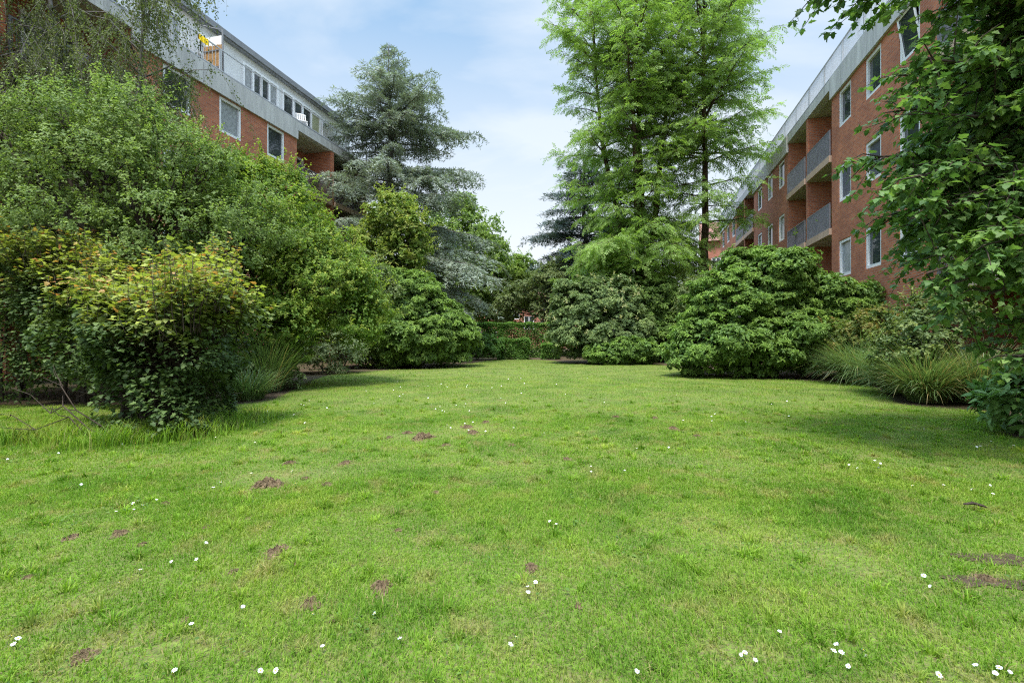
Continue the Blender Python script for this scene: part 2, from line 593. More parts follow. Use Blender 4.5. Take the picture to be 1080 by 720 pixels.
def shrub(name, label, cat, base, lobes, mat, leaf=RHOMB, size=0.1, n_clumps=200, per=14, leaves=6, cr=0.4, group=None, bark='bark',
          inner=0.3, flat=0.7, up=0.75, spread=(55, 100), stem=0.05, young=0.0, zmin=0.12, mask=None, tintbase=0.45, tintvar=0.16, twigs=70,
          parts=('stems', 'foliage'), jit=0.3, step=0.0, shell=(0.72, 1.0), trunk=None, down=0.45, lumps=0, shoots=0, shoot_len=0.5):
    for _ in range(lumps):
        l = lobes[rng.integers(len(lobes))]
        dv_ = sphere_dirs(1)[0]
        dv_[2] = abs(dv_[2]) * 0.9
        q_ = rng.uniform(0.28, 0.5)
        lobes = lobes + [(l[0] + dv_[0] * l[3] * 0.85, l[1] + dv_[1] * l[4] * 0.85, l[2] + dv_[2] * l[5] * 0.85, l[3] * q_, l[4] * q_, l[5] * q_)]
    root = empty(name, (base[0], base[1], 0))
    tag(root, label, cat, group)
    o = np.array([base[0], base[1], 0.0])
    C, N, I = lobe_clumps(lobes, n_clumps, shell, zmin, down)
    if mask is not None:
        C, N, I = keep_in(C, N, I, mask)
    p, ax = rosettes(C, N, per, cr, flat, up)
    ti = np.repeat(rng.normal(tintbase, tintvar, len(C)), per) + rng.normal(0, 0.08, len(p))
    yo = None
    if young > 0:
        yo = np.clip(rng.normal(young, 0.3, len(p)), 0, 0.95) * (ax[:, 2] > 0.3)
    ok = p[:, 2] > 0.05
    p, ax, ti = p[ok], ax[ok], ti[ok]
    yo = None if yo is None else yo[ok]
    chunks = [rosette_leaves(leaf, p - o, ax, leaves, size, ti, yo, spread, jit, step)]
    if inner > 0:
        C2, N2, I2 = lobe_clumps(lobes, int(n_clumps * inner * 2), (0.35, 0.75), zmin)
        if mask is not None:
            C2, N2, I2 = keep_in(C2, N2, I2, mask)
        p2, ax2 = rosettes(C2, N2, max(4, per // 2), cr * 1.2, 0.9, 0.2)
        ok = p2[:, 2] > 0.05
        p2, ax2 = p2[ok], ax2[ok]
        chunks.append(rosette_leaves(RHOMB, p2 - o, ax2, max(3, leaves - 2), size * 1.25, np.full(len(p2), tintbase - 0.05), None, spread, 0.5))
    mb = MB()
    if shoots:
        k_ = 16
        sel = rng.integers(0, len(C), shoots)
        dv_ = nrm(N[sel] * 0.7 + np.array([0, 0, 0.75]) + rng.normal(size=(shoots, 3)) * 0.4)
        ln_ = shoot_len * rng.uniform(0.4, 1.3, shoots)
        a_ = C[sel] + N[sel] * cr * 0.4 - o
        u_ = np.tile((np.arange(k_) + 0.5) / k_, shoots)
        base_ = np.repeat(a_, k_, 0) + np.repeat(dv_ * ln_[:, None], k_, 0) * u_[:, None]
        base_[:, 2] -= np.repeat(ln_, k_) * 0.18 * u_ ** 2
        dl = nrm(rng.normal(size=base_.shape) * np.array([1, 1, 0.55]) + np.repeat(dv_, k_, 0) * 0.5)
        ok = base_[:, 2] > 0.04
        chunks.append(scatter(leaf, base_[ok], dl[ok], (np.array([0, 0, 1.0]) + rng.normal(size=base_.shape) * 0.4)[ok], size * rng.uniform(0.6, 1.1, ok.sum()),
                              (np.repeat(rng.normal(tintbase + 0.15, tintvar, shoots), k_) + rng.normal(0, 0.1, len(u_)))[ok], (u_ * (young + 0.15) * 1.2)[ok]))
        for i_ in range(shoots):
            mb.tube([a_[i_], a_[i_] + dv_[i_] * ln_[i_] * 0.5, a_[i_] + dv_[i_] * ln_[i_] - np.array([0, 0, 0.18 * ln_[i_]])], [0.006, 0.004, 0.002], 3, False)
    foliage(parts[1], mat, root, chunks)
    if trunk is not None:
        T = np.array(trunk, float)
        mb.tube(T[:, :3] - o, T[:, 3], 8)
        start = T[-1, :3] - o
    else:
        start = np.array([0, 0, -0.05])
    L2 = [(l[0] - o[0], l[1] - o[1], l[2]) + tuple(l[3:]) for l in lobes]
    wood_to(mb, start, L2, C - o, I, stem, twigs)
    mb.build(parts[0], M[bark], root, True)
    return root


# ------------------------------------------------------------------ the buildings
TH = math.atan2(0.2425, 0.970)
DX, DY = math.sin(TH), math.cos(TH)        # along the facades, away from the camera
RIGHT, LEFT = 7.56, 15.6                   # distance of the two facades from the camera
K = 1.05
WIN_TOP = [10.62, 7.78, 4.94, 2.06]
WIN_H = 1.38
SLAB = [(8.22, 8.48), (5.33, 5.59), (2.44, 2.70)]


def facade_root(name, side, label):
    o = empty(name)
    if side == 'right':
        o.location = (DY * RIGHT, -DX * RIGHT, 0)
        o.rotation_euler = (0, 0, math.atan2(DY, DX))
    else:
        o.location = (-DY * LEFT, DX * LEFT, 0)
        o.rotation_euler = (0, 0, math.atan2(-DY, -DX))
    tag(o, label, 'apartment building')
    return o


def to_world(side, s, y, z):
    """point at s along the facade, y out of it towards the garden"""
    if side == 'right':
        n = (-DY, DX)
        b = (DY * RIGHT, -DX * RIGHT)
    else:
        n = (DY, -DX)
        b = (-DY * LEFT, DX * LEFT)
    return (b[0] + DX * s + n[0] * y, b[1] + DY * s + n[1] * y, z)


def add_window(root, sg, s, y, z0, z1, w, pane='glass', panes=1, mat='white', name='window', fw=0.105, tilt=False):
    f = MB()
    x0, x1 = sg * (s - w / 2), sg * (s + w / 2)
    x0, x1 = min(x0, x1), max(x0, x1)
    f.box(x0, x0 + fw, y - 0.07, y + 0.045, z0, z1)
    f.box(x1 - fw, x1, y - 0.07, y + 0.045, z0, z1)
    f.box(x0 + fw, x1 - fw, y - 0.07, y + 0.042, z1 - fw, z1)
    f.box(x0 + fw, x1 - fw, y - 0.07, y + 0.042, z0, z0 + fw)
    pw = (x1 - x0 - 2 * fw) / panes
    for i in range(1, panes):
        xm = x0 + fw + pw * i
        f.box(xm - fw * 0.6, xm + fw * 0.6, y - 0.068, y + 0.04, z0 + fw, z1 - fw)
    wo = f.build(name, M[mat], root)
    ps = pane if isinstance(pane, (list, tuple)) else [pane] * panes
    for i in range(panes):
        a, b = x0 + fw + pw * i + 0.02, x0 + fw + pw * (i + 1) - 0.02
        g = MB()
        t = -0.22 if tilt else 0.0
        yy = y - 0.03
        if tilt:
            g.add([(a, yy, z0 + fw), (b, yy, z0 + fw), (b, yy - t * 0.8, z1 - fw), (a, yy - t * 0.8, z1 - fw)], [(0, 1, 2, 3)])
            fr = MB()
            for u, v in (((a, yy + 0.01, z0 + fw), (a, yy - t * 0.8 + 0.01, z1 - fw)), ((b, yy + 0.01, z0 + fw), (b, yy - t * 0.8 + 0.01, z1 - fw)),
                         ((a, yy - t * 0.8 + 0.01, z1 - fw), (b, yy - t * 0.8 + 0.01, z1 - fw)), ((a, yy + 0.01, z0 + fw + 0.01), (b, yy + 0.01, z0 + fw + 0.01))):
                fr.tube([u, v], [0.035, 0.035], 4)
            fr.build('tilted_sash', M[mat], wo)
        else:
            g.box(a - 0.019, b + 0.019, yy - 0.012, yy, z0 + fw, z1 - fw)
        g.build('pane', M[ps[i]], wo)
    return wo


def brick_front(mb, sg, a, b, z0, z1, wins, depth=0.16):
    """front wall from a to b with window holes [(s0, s1, z0, z1)] and their reveals; joined at y = 0"""
    xs = sorted({a, b, *[w[0] for w in wins], *[w[1] for w in wins]})
    zs = sorted({z0, z1, *[w[2] for w in wins], *[w[3] for w in wins]})
    for i in range(len(xs) - 1):
        for j in range(len(zs) - 1):
            cx, cz = (xs[i] + xs[i + 1]) / 2, (zs[j] + zs[j + 1]) / 2
            if any(w[0] < cx < w[1] and w[2] < cz < w[3] for w in wins):
                continue
            mb.quad((sg * xs[i], 0, zs[j]), (sg * xs[i + 1], 0, zs[j]), (sg * xs[i + 1], 0, zs[j + 1]), (sg * xs[i], 0, zs[j + 1]))
    for (p, q, u, v) in wins:
        P, Q = sg * p, sg * q
        mb.quad((P, 0, u), (P, -depth, u), (P, -depth, v), (P, 0, v))
        mb.quad((Q, 0, u), (Q, 0, v), (Q, -depth, v), (Q, -depth, u))
        mb.quad((P, 0, v), (P, -depth, v), (Q, -depth, v), (Q, 0, v))
        mb.quad((P, 0, u), (Q, 0, u), (Q, -depth, u), (P, -depth, u))
    for x in (a, b):
        mb.quad((sg * x, 0, z0), (sg * x, -1.6, z0), (sg * x, -1.6, z1), (sg * x, 0, z1))


def railing(mb, sg, a, b, z0, z1, y, gap, r, post=True, tilt=0.0):
    xs = np.arange(a + gap, b - gap * 0.4, gap)
    for s in xs:
        mb.box(sg * s - r, sg * s + r, y - r, y + r, z0 + 0.04, z1 - 0.02)
    for z in (z0 + 0.04, z1):
        mb.box(sg * a, sg * b, y - 0.02, y + 0.02, z - 0.02, z + 0.02)
    for s in np.linspace(a + 0.03, b - 0.03, max(2, int((b - a) / 1.8) + 1)):
        mb.box(sg * s - 0.022, sg * s + 0.022, y - 0.024, y + 0.024, z0 - 0.05, z1 + 0.02)


def apartment(side, name, label, brick_bays, balcony_bays, s0, s1, set_back, special):
    sg = 1 if side == 'right' else -1
    root = facade_root(name, side, label)
    wall = MB()
    # core of the block behind the front layer
    wall.box(sg * s0, sg * s1, -11.0, -1.6, 0.0, 11.2)
    panel = MB()
    for a, b, wins in brick_bays:
        holes = [(s - 0.55, s + 0.55, zt - WIN_H, zt) for s in wins for zt in WIN_TOP]
        brick_front(wall, sg, a, b, 0.0, 11.2, holes)
        n = max(1, round((b - a) / 2.3))
        for i in range(n):
            u, v = a + (b - a) * i / n, a + (b - a) * (i + 1) / n
            panel.box(sg * (u + 0.008), sg * (v - 0.008), 0.003, 0.09, 10.66, 11.5)
        for s in wins:
            for k, zt in enumerate(WIN_TOP):
                pane, tilt = special.get((round(s, 1), k), ('glass', False))
                add_window(root, sg, s, -0.07, zt - WIN_H + 0.004, zt - 0.004, 1.092, pane, 1, tilt=tilt)
    for a, b in balcony_bays:
        wall.box(sg * (a - 0.0), sg * (b), -1.62, -1.585, 0.0, 11.2)
        mid = (a + b) / 2
        wall.box(sg * (mid - 0.12), sg * (mid + 0.12), -1.58, 0.02, 0.0, 11.09)
        panel.box(sg * a, sg * b, -0.25, 0.06, 11.1, 11.5)
        so = MB()
        so.box(sg * (a + 0.003), sg * (b - 0.003), -1.58, -0.255, 11.1, 11.2)
        so.build('balcony_ceiling', M['soffit'], root)
        for h, (u, v) in enumerate(((a, mid - 0.123), (mid + 0.123, b))):
            for k, (z0, z1) in enumerate(SLAB):
                sl = MB()
                sl.box(sg * (u + 0.003), sg * (v - 0.003), -1.58, 0.10, z0, z1)
                bal = sl.build('balcony', M['slab'], root)
                un = MB()
                un.box(sg * (u + 0.05), sg * (v - 0.05), -1.57, 0.03, z0 - 0.02, z0 - 0.003)
                un.build('soffit', M['soffit'], bal)
                r = MB()
                if side == 'right' and k < 2 and h == 0 or side == 'right' and k == 0:
                    railing(r, sg, u + 0.03, v - 0.03, z1, z1 + 1.0, 0.05, 0.048, 0.016)
                else:
                    railing(r, sg, u + 0.03, v - 0.03, z1, z1 + 1.0, 0.05, 0.085, 0.009)
                r.build('railing', M['mesh_panel' if side == 'right' and k < 2 else 'steel'], bal)
                add_window(bal, sg, (u + v) / 2 + 0.35, -1.53, z1 + 0.02, z1 + 2.2, 1.5, ['glass', 'curtain'], 2, name='balcony_door')
    wall.build('brick_wall', M['brick'], root)
    panel.build('concrete_fascia', M['concrete'], root)
    te = MB()
    te.box(sg * s0, sg * s1, -11.0, 0.05, 11.505, 11.56)
    te.build('terrace_edge', M['roofing'], root)
    tr = MB()
    if side == 'left':
        railing(tr, sg, s0, 15.8, 11.56, 12.42, 0.0, 0.16, 0.008)
        railing(tr, sg, 15.8, s1, 11.56, 12.42, 0.0, 50.0, 0.008)
    else:
        railing(tr, sg, s0, s1, 11.56, 12.42, 0.0, 0.09, 0.008)
    tr.build('terrace_railing', M['rail_light'], root)
    ph = MB()
    ph.box(sg * s0, sg * s1, -10.5, -set_back, 11.56, 13.72)
    ph.build('penthouse_wall', M['render'], root)
    rf = MB()
    rf.box(sg * (s0 - 0.3), sg * (s1 + 0.3), -11.0, -set_back + 0.16, 13.72, 13.80)
    rf.box(sg * (s0 - 0.35), sg * (s1 + 0.35), -11.05, -set_back + 0.22, 13.803, 14.05)
    rf.build('roof', M['roofing'], root)
    return root


# right block: windows at s (already scaled), balconies in pairs
rb = [(4.6, 8.9, [5.6, 7.6]), (14.9, 22.05, [16.35, 18.55, 20.8]), (27.72, 35.28, [29.0, 31.3, 33.7]), (40.95, 48.3, [42.2, 44.5, 46.8])]
rbal = [(8.9, 14.9), (22.05, 27.72), (35.28, 40.95)]
right_block = apartment('right', 'apartment_building', 'red brick apartment block with white windows and paired recessed balconies beside the near overhanging tree',
                        rb, rbal, 4.6, 48.3, 3.6,
                        {(16.4, 0): ('glass', True), (20.8, 1): ('blind', False), (18.6, 1): ('blind', False), (20.8, 2): ('curtain', False), (31.3, 0): ('curtain', False),
                         (29.0, 1): ('curtain', False), (33.7, 1): ('curtain', False)})
lb = [(1.5, 5.6, [2.6, 4.6]), (12.3, 20.25, [13.95, 16.3, 18.85]), (25.9, 26.5, [])]
lbal = [(5.6, 12.3), (20.25, 25.9)]
left_block = apartment('left', 'apartment_building', 'brick apartment block with white rooftop storey and concrete parapet rising behind the birch and cedar',
                       lb, lbal, 1.5, 26.5, 1.15, {(13.9, 0): ('glass', False), (16.3, 0): ('curtain', False)})
# windows of the white rooftop storey on the left
for s, w, n, pn, za, zb in ((8.8, 2.4, 3, ['curtain'] * 3, 12.0, 13.35), (12.2, 1.2, 1, ['glass'], 11.6, 13.35), (14.6, 1.0, 1, ['curtain'], 11.6, 13.35),
                            (16.25, 0.95, 2, ['glass', 'glass'], 12.45, 13.3), (19.2, 2.2, 4, ['curtain', 'glass', 'glass', 'curtain'], 12.15, 13.35),
                            (22.1, 3.0, 4, ['glass', 'glass', 'glass', 'green_blind'], 11.75, 13.35)):
    add_window(left_block, -1, s, -1.10, za, zb, w, pn[::-1], n, name='penthouse_window', fw=0.09)
dv = MB()
dv.box(-16.05, -16.0, -1.14, -0.15, 11.56, 13.1)
dv.build('terrace_partition', M['render'], left_block)
ap = MB()
ap.tube([(-16.05, -0.10, 11.5), (-16.0, -0.10, 13.3), (-15.9, -1.0, 13.55)], [0.03, 0.03, 0.03], 6)
ap.build('awning_arm', M['roofing'], left_block)

# things on the left terrace
def slab_thing(name, mb, mats, label, cat):
    o = mb.build(name, mats)
    tag(o, label, cat)
    return o


sc_root = empty('bamboo_screen', to_world('left', 15.9, -0.45, 11.56))
sc_root.rotation_euler = left_block.rotation_euler
tag(sc_root, 'brown bamboo privacy screen standing on the white rooftop terrace', 'privacy screen')
b = MB()
for i, y in enumerate(np.arange(-0.42, 0.40, 0.035)):
    b.tube([(0, y, 0.02), (rng.normal(0, 0.004), y, 1.12 + rng.normal(0, 0.012))], [0.016, 0.014], 6)
b.build('cane_panel', M['bamboo'], sc_root)
for z in (0.25, 0.9):
    b = MB()
    b.box(0.018, 0.04, -0.43, 0.41, z - 0.02, z + 0.02)
    b.build('batten', M['steel'], sc_root)

b = MB()
n = 9
V, Q = [], []
for i in range(n):
    for j, (y, z) in enumerate(((0.06, -0.34), (0.05, -0.15), (0.035, 0.02), (0.0, 0.05), (-0.035, 0.02), (-0.05, -0.2))):
        V.append((i * 0.06 - 0.24, y + 0.012 * math.sin(i * 1.9 + j), z + 0.01 * math.sin(i * 2.3)))
for i in range(n - 1):
    for j in range(5):
        k = i * 6 + j
        Q.append((k, k + 1, k + 7, k + 6))
b.add(V, Q)
tw = b.build('towel', M['yellow'])
tw.location = to_world('left', 15.0, 0.0, 12.42)
tw.rotation_euler = left_block.rotation_euler
tw.scale = (0.8, 1, 0.7)
sd = tw.modifiers.new('thickness', 'SOLIDIFY')
sd.thickness = 0.012
tag(tw, 'bright yellow cloth hung over the terrace railing beside the bamboo screen', 'towel')

ch = empty('terrace_chair', to_world('left', 21.3, -0.55, 11.56))
ch.rotation_euler = (0, 0, left_block.rotation_euler[2] + 2.4)
tag(ch, 'white plastic chair standing on the rooftop terrace by the olive blind', 'chair')
b = MB()
b.box(-0.25, 0.25, -0.24, 0.24, 0.40, 0.44)
b.build('seat', M['white'], ch)
b = MB()
for i in range(6):
    x = -0.23 + i * 0.092
    b.tube([(x, 0.22, 0.44), (x * 1.05, 0.30, 0.72), (x, 0.34, 0.92)], [0.03, 0.03, 0.028], 5)
b.tube([(-0.26, 0.34, 0.92), (0, 0.36, 0.96), (0.26, 0.34, 0.92)], [0.03] * 3, 6)
b.build('backrest', M['white'], ch)
for sx in (-1, 1):
    for sy in (-1, 1):
        b = MB()
        b.tube([(0.22 * sx, 0.2 * sy, 0.40), (0.25 * sx, 0.24 * sy, 0.0)], [0.026, 0.02], 6)
        b.build('leg', M['white'], ch)

# balcony plants on the right block
def pot_plant(s, y, z, label):
    r = empty('potted_plant', to_world('right', s, y, z))
    tag(r, label, 'potted plant')
    m_ = MB()
    m_.tube([(0, 0, 0), (0, 0, 0.02), (0, 0, 0.26), (0, 0, 0.27), (0, 0, 0.25)], [0.10, 0.12, 0.16, 0.16, 0.13], 12)
    m_.build('pot', M['roof_tile'], r, True)
    n_ = 260
    d = sphere_dirs(n_)
    d[:, 2] = np.abs(d[:, 2]) + 0.2
    P = np.array([0, 0, 0.45]) + d * rng.uniform(0.08, 0.42, n_)[:, None] * np.array([1, 1, 1.3])
    foliage('foliage', M['l_bright'], r, [scatter(RHOMB, P, d + rng.normal(0, 0.5, (n_, 3)), np.tile([0, 0, 1.0], (n_, 1)) + rng.normal(0, 0.4, (n_, 3)), 0.13, rng.random(n_))])


pot_plant(26.2, -0.25, 5.60, 'leafy plant in a clay pot on the middle balcony of the right block')
pot_plant(23.6, -0.35, 5.60, 'small potted plant on the balcony beside the brick divider')
pot_plant(26.6, -0.3, 2.71, 'bushy potted plant on the lower balcony above the big rhododendron')


def brick_house(x, y, w, d, h, rz, label, windows, roof=True):
    r = empty('brick_house', (x, y, 0))
    r.rotation_euler = (0, 0, rz)
    tag(r, label, 'house')
    m_ = MB()
    holes = [(a, a + ww, z, z + hh) for a, ww, z, hh in windows]
    xs = sorted({0, w, *[q[0] for q in holes], *[q[1] for q in holes]})
    zs = sorted({0, h, *[q[2] for q in holes], *[q[3] for q in holes]})
    for i in range(len(xs) - 1):
        for j in range(len(zs) - 1):
            cx, cz = (xs[i] + xs[i + 1]) / 2, (zs[j] + zs[j + 1]) / 2
            if not any(q[0] < cx < q[1] and q[2] < cz < q[3] for q in holes):
                m_.quad((xs[i], 0, zs[j]), (xs[i + 1], 0, zs[j]), (xs[i + 1], 0, zs[j + 1]), (xs[i], 0, zs[j + 1]))
    for (p, q, u, v) in holes:
        m_.quad((p, 0, u), (p, 0.14, u), (p, 0.14, v), (p, 0, v))
        m_.quad((q, 0, u), (q, 0, v), (q, 0.14, v), (q, 0.14, u))
        m_.quad((p, 0, v), (p, 0.14, v), (q, 0.14, v), (q, 0, v))
        m_.quad((p, 0, u), (q, 0, u), (q, 0.14, u), (p, 0.14, u))
    m_.box(0, w, 0.2, d, 0, h)
    m_.quad((0, 0, 0), (0, 0.2, 0), (0, 0.2, h), (0, 0, h))
    m_.quad((w, 0, 0), (w, 0, h), (w, 0.2, h), (w, 0.2, 0))
    m_.build('wall', M['brick_far'], r)
    for a, ww, z, hh in windows:
        f = MB()
        fw = 0.09
        f.box(a + 0.003, a + fw, 0.04, 0.12, z + 0.003, z + hh - 0.003)
        f.box(a + ww - fw, a + ww - 0.003, 0.04, 0.12, z + 0.003, z + hh - 0.003)
        f.box(a + fw, a + ww - fw, 0.04, 0.12, z + hh - fw, z + hh - 0.003)
        f.box(a + fw, a + ww - fw, 0.04, 0.12, z + 0.003, z + fw)
        f.box(a + ww / 2 - 0.04, a + ww / 2 + 0.04, 0.045, 0.118, z + fw, z + hh - fw)
        wo = f.build('window', M['white'], r)
        g = MB()
        g.box(a + fw, a + ww - fw, 0.09, 0.10, z + fw, z + hh - fw)
        g.build('pane', M['glass'], wo)
    if roof:
        m_ = MB()
        m_.add([(-0.4, -0.4, h + 0.003), (w + 0.4, -0.4, h + 0.003), (w + 0.4, d + 0.4, h + 0.003), (-0.4, d + 0.4, h + 0.003), (-0.4, d / 2, h + 3.2), (w + 0.4, d / 2, h + 3.2)],
               [(0, 1, 5, 4), (2, 3, 4, 5), (0, 3, 2, 1)], [(0, 4, 3), (1, 2, 5)])
        m_.build('roof', M['roof_tile'], r)
    return r


brick_house(-4.5, 58, 13.0, 9.0, 6.2, 0.0, 'distant red brick house glimpsed through the gap above the clipped hedges',
            [(1.4, 1.3, 3.4, 1.5), (4.1, 1.3, 3.4, 1.5), (5.9, 1.2, 2.2, 1.6), (8.2, 1.3, 3.4, 1.5), (10.6, 1.3, 3.4, 1.5), (1.4, 1.3, 0.8, 1.5), (10.6, 1.3, 0.8, 1.5)])
brick_house(22.5, 58, 9.0, 9.0, 12.5, -0.35, 'pale red brick end building seen past the redwood trunks beyond the right block',
            [(0.9, 1.0, 9.0, 1.6), (2.8, 1.0, 9.0, 1.6), (4.7, 1.0, 9.0, 1.6), (0.9, 1.0, 6.0, 1.6), (2.8, 1.0, 6.0, 1.6), (4.7, 1.0, 6.0, 1.6), (0.9, 1.0, 3.0, 1.6)])

# ------------------------------------------------------------------ ground
g = MB()
g.box(-400, 400, -60, 900, -0.4, 0.0)
tag(g.build('ground', M['soil']), kind='structure')

LAWN = np.array([(-14, 0.3), (-14, 9.4), (-8.5, 9.0), (-5.9, 9.3), (-4.7, 9.2), (-5.0, 11.0), (-5.9, 14.6), (-6.2, 17.4), (-4.2, 19.5), (-2.1, 23.0), (-1.6, 26.0), (-0.7, 27.8), (2.0, 27.8),
                 (2.6, 24.6), (3.2, 23.4), (4.6, 22.7), (7.2, 22.6), (7.0, 18.5), (6.3, 16.2), (7.0, 15.1), (8.5, 14.4), (9.6, 13.2), (8.2, 10.8), (7.2, 9.3), (7.6, 8.7), (8.3, 8.3), (6.9, 6.9), (6.1, 6.2), (6.3, 4.2), (7.5, 0.3)], float)


def smooth_poly(P, it=2):
    for _ in range(it):
        Q = np.roll(P, -1, 0)
        P = np.stack([P * 0.75 + Q * 0.25, P * 0.25 + Q * 0.75], 1).reshape(-1, 2)
    return P


LAWN = smooth_poly(LAWN)


def in_poly(x, y, P):
    c = np.zeros(len(x), bool)
    x0, y0 = P[-1]
    for x1, y1 in P:
        m = ((y1 > y) != (y0 > y)) & (x < (x0 - x1) * (y - y1) / (y0 - y1 + 1e-12) + x1)
        c ^= m
        x0, y0 = x1, y1
    return c


V = np.column_stack([LAWN, np.full(len(LAWN), 0.004)])
tag(link('lawn', make_mesh('lawn', V, [np.arange(len(V))[None]], M['lawn'])), kind='structure')

clods = [(75, 568, 15, 'small rounded clod of brown earth at the far left of the lawn'), (126, 564, 17, 'upright dark clod of earth in the left part of the lawn'),
         (283, 512, 32, 'long flat crumbled heap of reddish earth on the left half of the lawn'), (305, 489, 12, None), (364, 489, 12, None),
         (291, 583, 24, 'pale flattened patch of dug up earth below the long reddish heap'), (328, 638, 22, 'brown tuft of loose earth at the lower left of the lawn'),
         (402, 621, 26, 'large crumbly molehill of brown earth in the lower middle of the lawn'), (88, 694, 26, 'dark clod of earth at the bottom left corner of the lawn'),
         (560, 600, 18, 'thin streak of brown earth near the middle of the lawn'), (446, 462, 24, 'widest scatter of dark earth on the far middle lawn'), (430, 457, 10, None),
         (492, 451, 12, None), (499, 457, 14, None), (512, 446, 10, None), (710, 453, 14, 'dark flat clod of earth on the far right of the lawn'), (598, 485, 10, None), (690, 441, 8, None),
         (650, 440, 8, None), (175, 532, 10, None), (218, 557, 9, None), (246, 604, 9, None), (1040, 612, 20, 'clump of earth beside the bare soil at the right edge of the lawn')]
clods += [(X_, y_, w_, None) for X_, y_, w_ in ((150, 575, 9), (345, 512, 12), (322, 505, 9), (262, 548, 8), (312, 596, 10), (196, 655, 10), (352, 655, 10), (470, 470, 9), (410, 462, 8), (540, 470, 8), (735, 460, 8), (255, 520, 8),
                                                     (30, 610, 10), (420, 560, 8), (610, 640, 10), (460, 520, 8))]

BARE = [(*gp(1066, 592), 0.26, 0.11), (*gp(1044, 615), 0.19, 0.08), (*gp(1075, 500), 0.5, 0.3), (*gp(905, 600), 0.18, 0.12), (*gp(780, 690), 0.1, 0.1), (*gp(500, 452), 0.5, 0.25), (*gp(440, 460), 0.6, 0.25),
        (*gp(285, 505), 0.6, 0.35), (*gp(330, 500), 0.5, 0.3), (*gp(885, 585), 0.25, 0.2), (*gp(160, 690), 0.25, 0.12)]
for X_, y_, w_, l_ in clods:
    cx_, cy_ = gp(X_, y_)
    BARE.append((cx_, cy_, w_ / FPX * cy_ * 0.62, w_ / FPX * cy_ * 0.9))


def bare_amount(x, y):
    a = np.zeros(len(x))
    for cx, cy, rx, ry in BARE:
        a = np.maximum(a, np.exp(-(((x - cx) / rx) ** 2 + ((y - cy) / ry) ** 2) * 1.2))
    return a


sp = MB()
for cx, cy, rx, ry in BARE[:2]:
    a = np.linspace(0, 2 * math.pi, 28, endpoint=False)
    r = 0.85 + 0.25 * np.sin(2 * a + cx) + 0.18 * np.sin(5 * a + 2) + rng.normal(0, 0.12, 28)
    Vp = np.column_stack([cx + rx * r * np.cos(a), cy + ry * r * np.sin(a), np.full(28, 0.009 if cx > 4.1 else 0.0095)])
    c = len(Vp)
    sp.add(np.vstack([Vp, [[cx, cy, 0.011]]]), None, [(i, (i + 1) % 28, c) for i in range(28)])
tag(sp.build('bare_soil_patch', M['soil']), kind='structure')


def blades(n, ya, yb, length, width, seg, density_noise=True):
    """n lawn blades between depths ya and yb inside the lawn"""
    y = np.sqrt(rng.uniform(ya * ya, yb * yb, n))
    x = rng.uniform(-1, 1, n) * (y * 1.12 + 0.35)
    acc = np.clip((y - ya) / (0.28 * ya), 0, 1) * (np.clip((yb - y) / (0.25 * yb), 0, 1) if yb < 25 else 1.0)
    acc = rng.random(n) < acc
    x, y = x[acc], y[acc]
    n = len(x)
    ok = in_poly(x + rng.normal(0, 0.05, n), y + rng.normal(0, 0.05, n), LAWN)
    ok &= rng.random(n) > bare_amount(x, y) * 0.74
    x, y = x[ok], y[ok]
    n = len(x)
    clump = 0.5 + 0.28 * np.sin(x * 3.1 + 1.7 * np.sin(y * 2.3)) + 0.28 * np.sin(y * 3.7 + 1.3 * np.sin(x * 2.9 + 1)) + rng.normal(0, 0.15, n)
    clump = np.clip(clump, 0, 1.2)
    L = length * rng.uniform(0.45, 1.15, n) * (0.65 + 0.6 * clump)
    az = rng.uniform(0, 2 * math.pi, n)
    flow = 1.6 * np.sin(x * 0.9 + y * 0.5) + 1.3 * np.sin(y * 1.1 - x * 0.4)
    az = np.where(rng.random(n) < 0.3, flow + rng.normal(0, 0.8, n), az)
    lean = rng.uniform(0.25, 1.5, n)
    h = np.column_stack([np.cos(az), np.sin(az), np.zeros(n)])
    side = np.column_stack([-np.sin(az), np.cos(az), np.zeros(n)])
    face = rng.uniform(-0.6, 0.6, n)[:, None]
    side = nrm(side + h * face)
    B = np.column_stack([x, y, np.zeros(n)])
    w = (width * rng.uniform(0.6, 1.25, n))[:, None] / 2
    up = np.array([0, 0, 1.0])
    if seg == 2:
        m = B + (h * (np.sin(lean * 0.45) * L * 0.5)[:, None] + up * (np.cos(lean * 0.45) * L * 0.5)[:, None])
        t = m + (h * (np.sin(lean * 1.25) * L * 0.5)[:, None] + up * (np.cos(lean * 1.25) * L * 0.5)[:, None])
        V = np.stack([B - side * w, B + side * w, m + side * w * 0.8, m - side * w * 0.8, t], 1)
        k = 5
        o = np.arange(n) * k
        F = [np.column_stack([o, o + 1, o + 2, o + 3]), np.column_stack([o + 3, o + 2, o + 4])]
    else:
        t = B + (h * (np.sin(lean * 0.8) * L)[:, None] + up * (np.cos(lean * 0.8) * L)[:, None])
        V = np.stack([B - side * w, B + side * w, t], 1)
        k = 3
        o = np.arange(n) * k
        F = [np.column_stack([o, o + 1, o + 2])]
    tint = np.repeat(np.clip(rng.normal(0.45, 0.22, n), 0, 1), k)
    dry = np.repeat(np.where(rng.random(n) < 0.06 + 0.25 * bare_amount(x, y), rng.uniform(0.4, 1, n), 0), k)
    return V.reshape(-1, 3), F, tint, dry


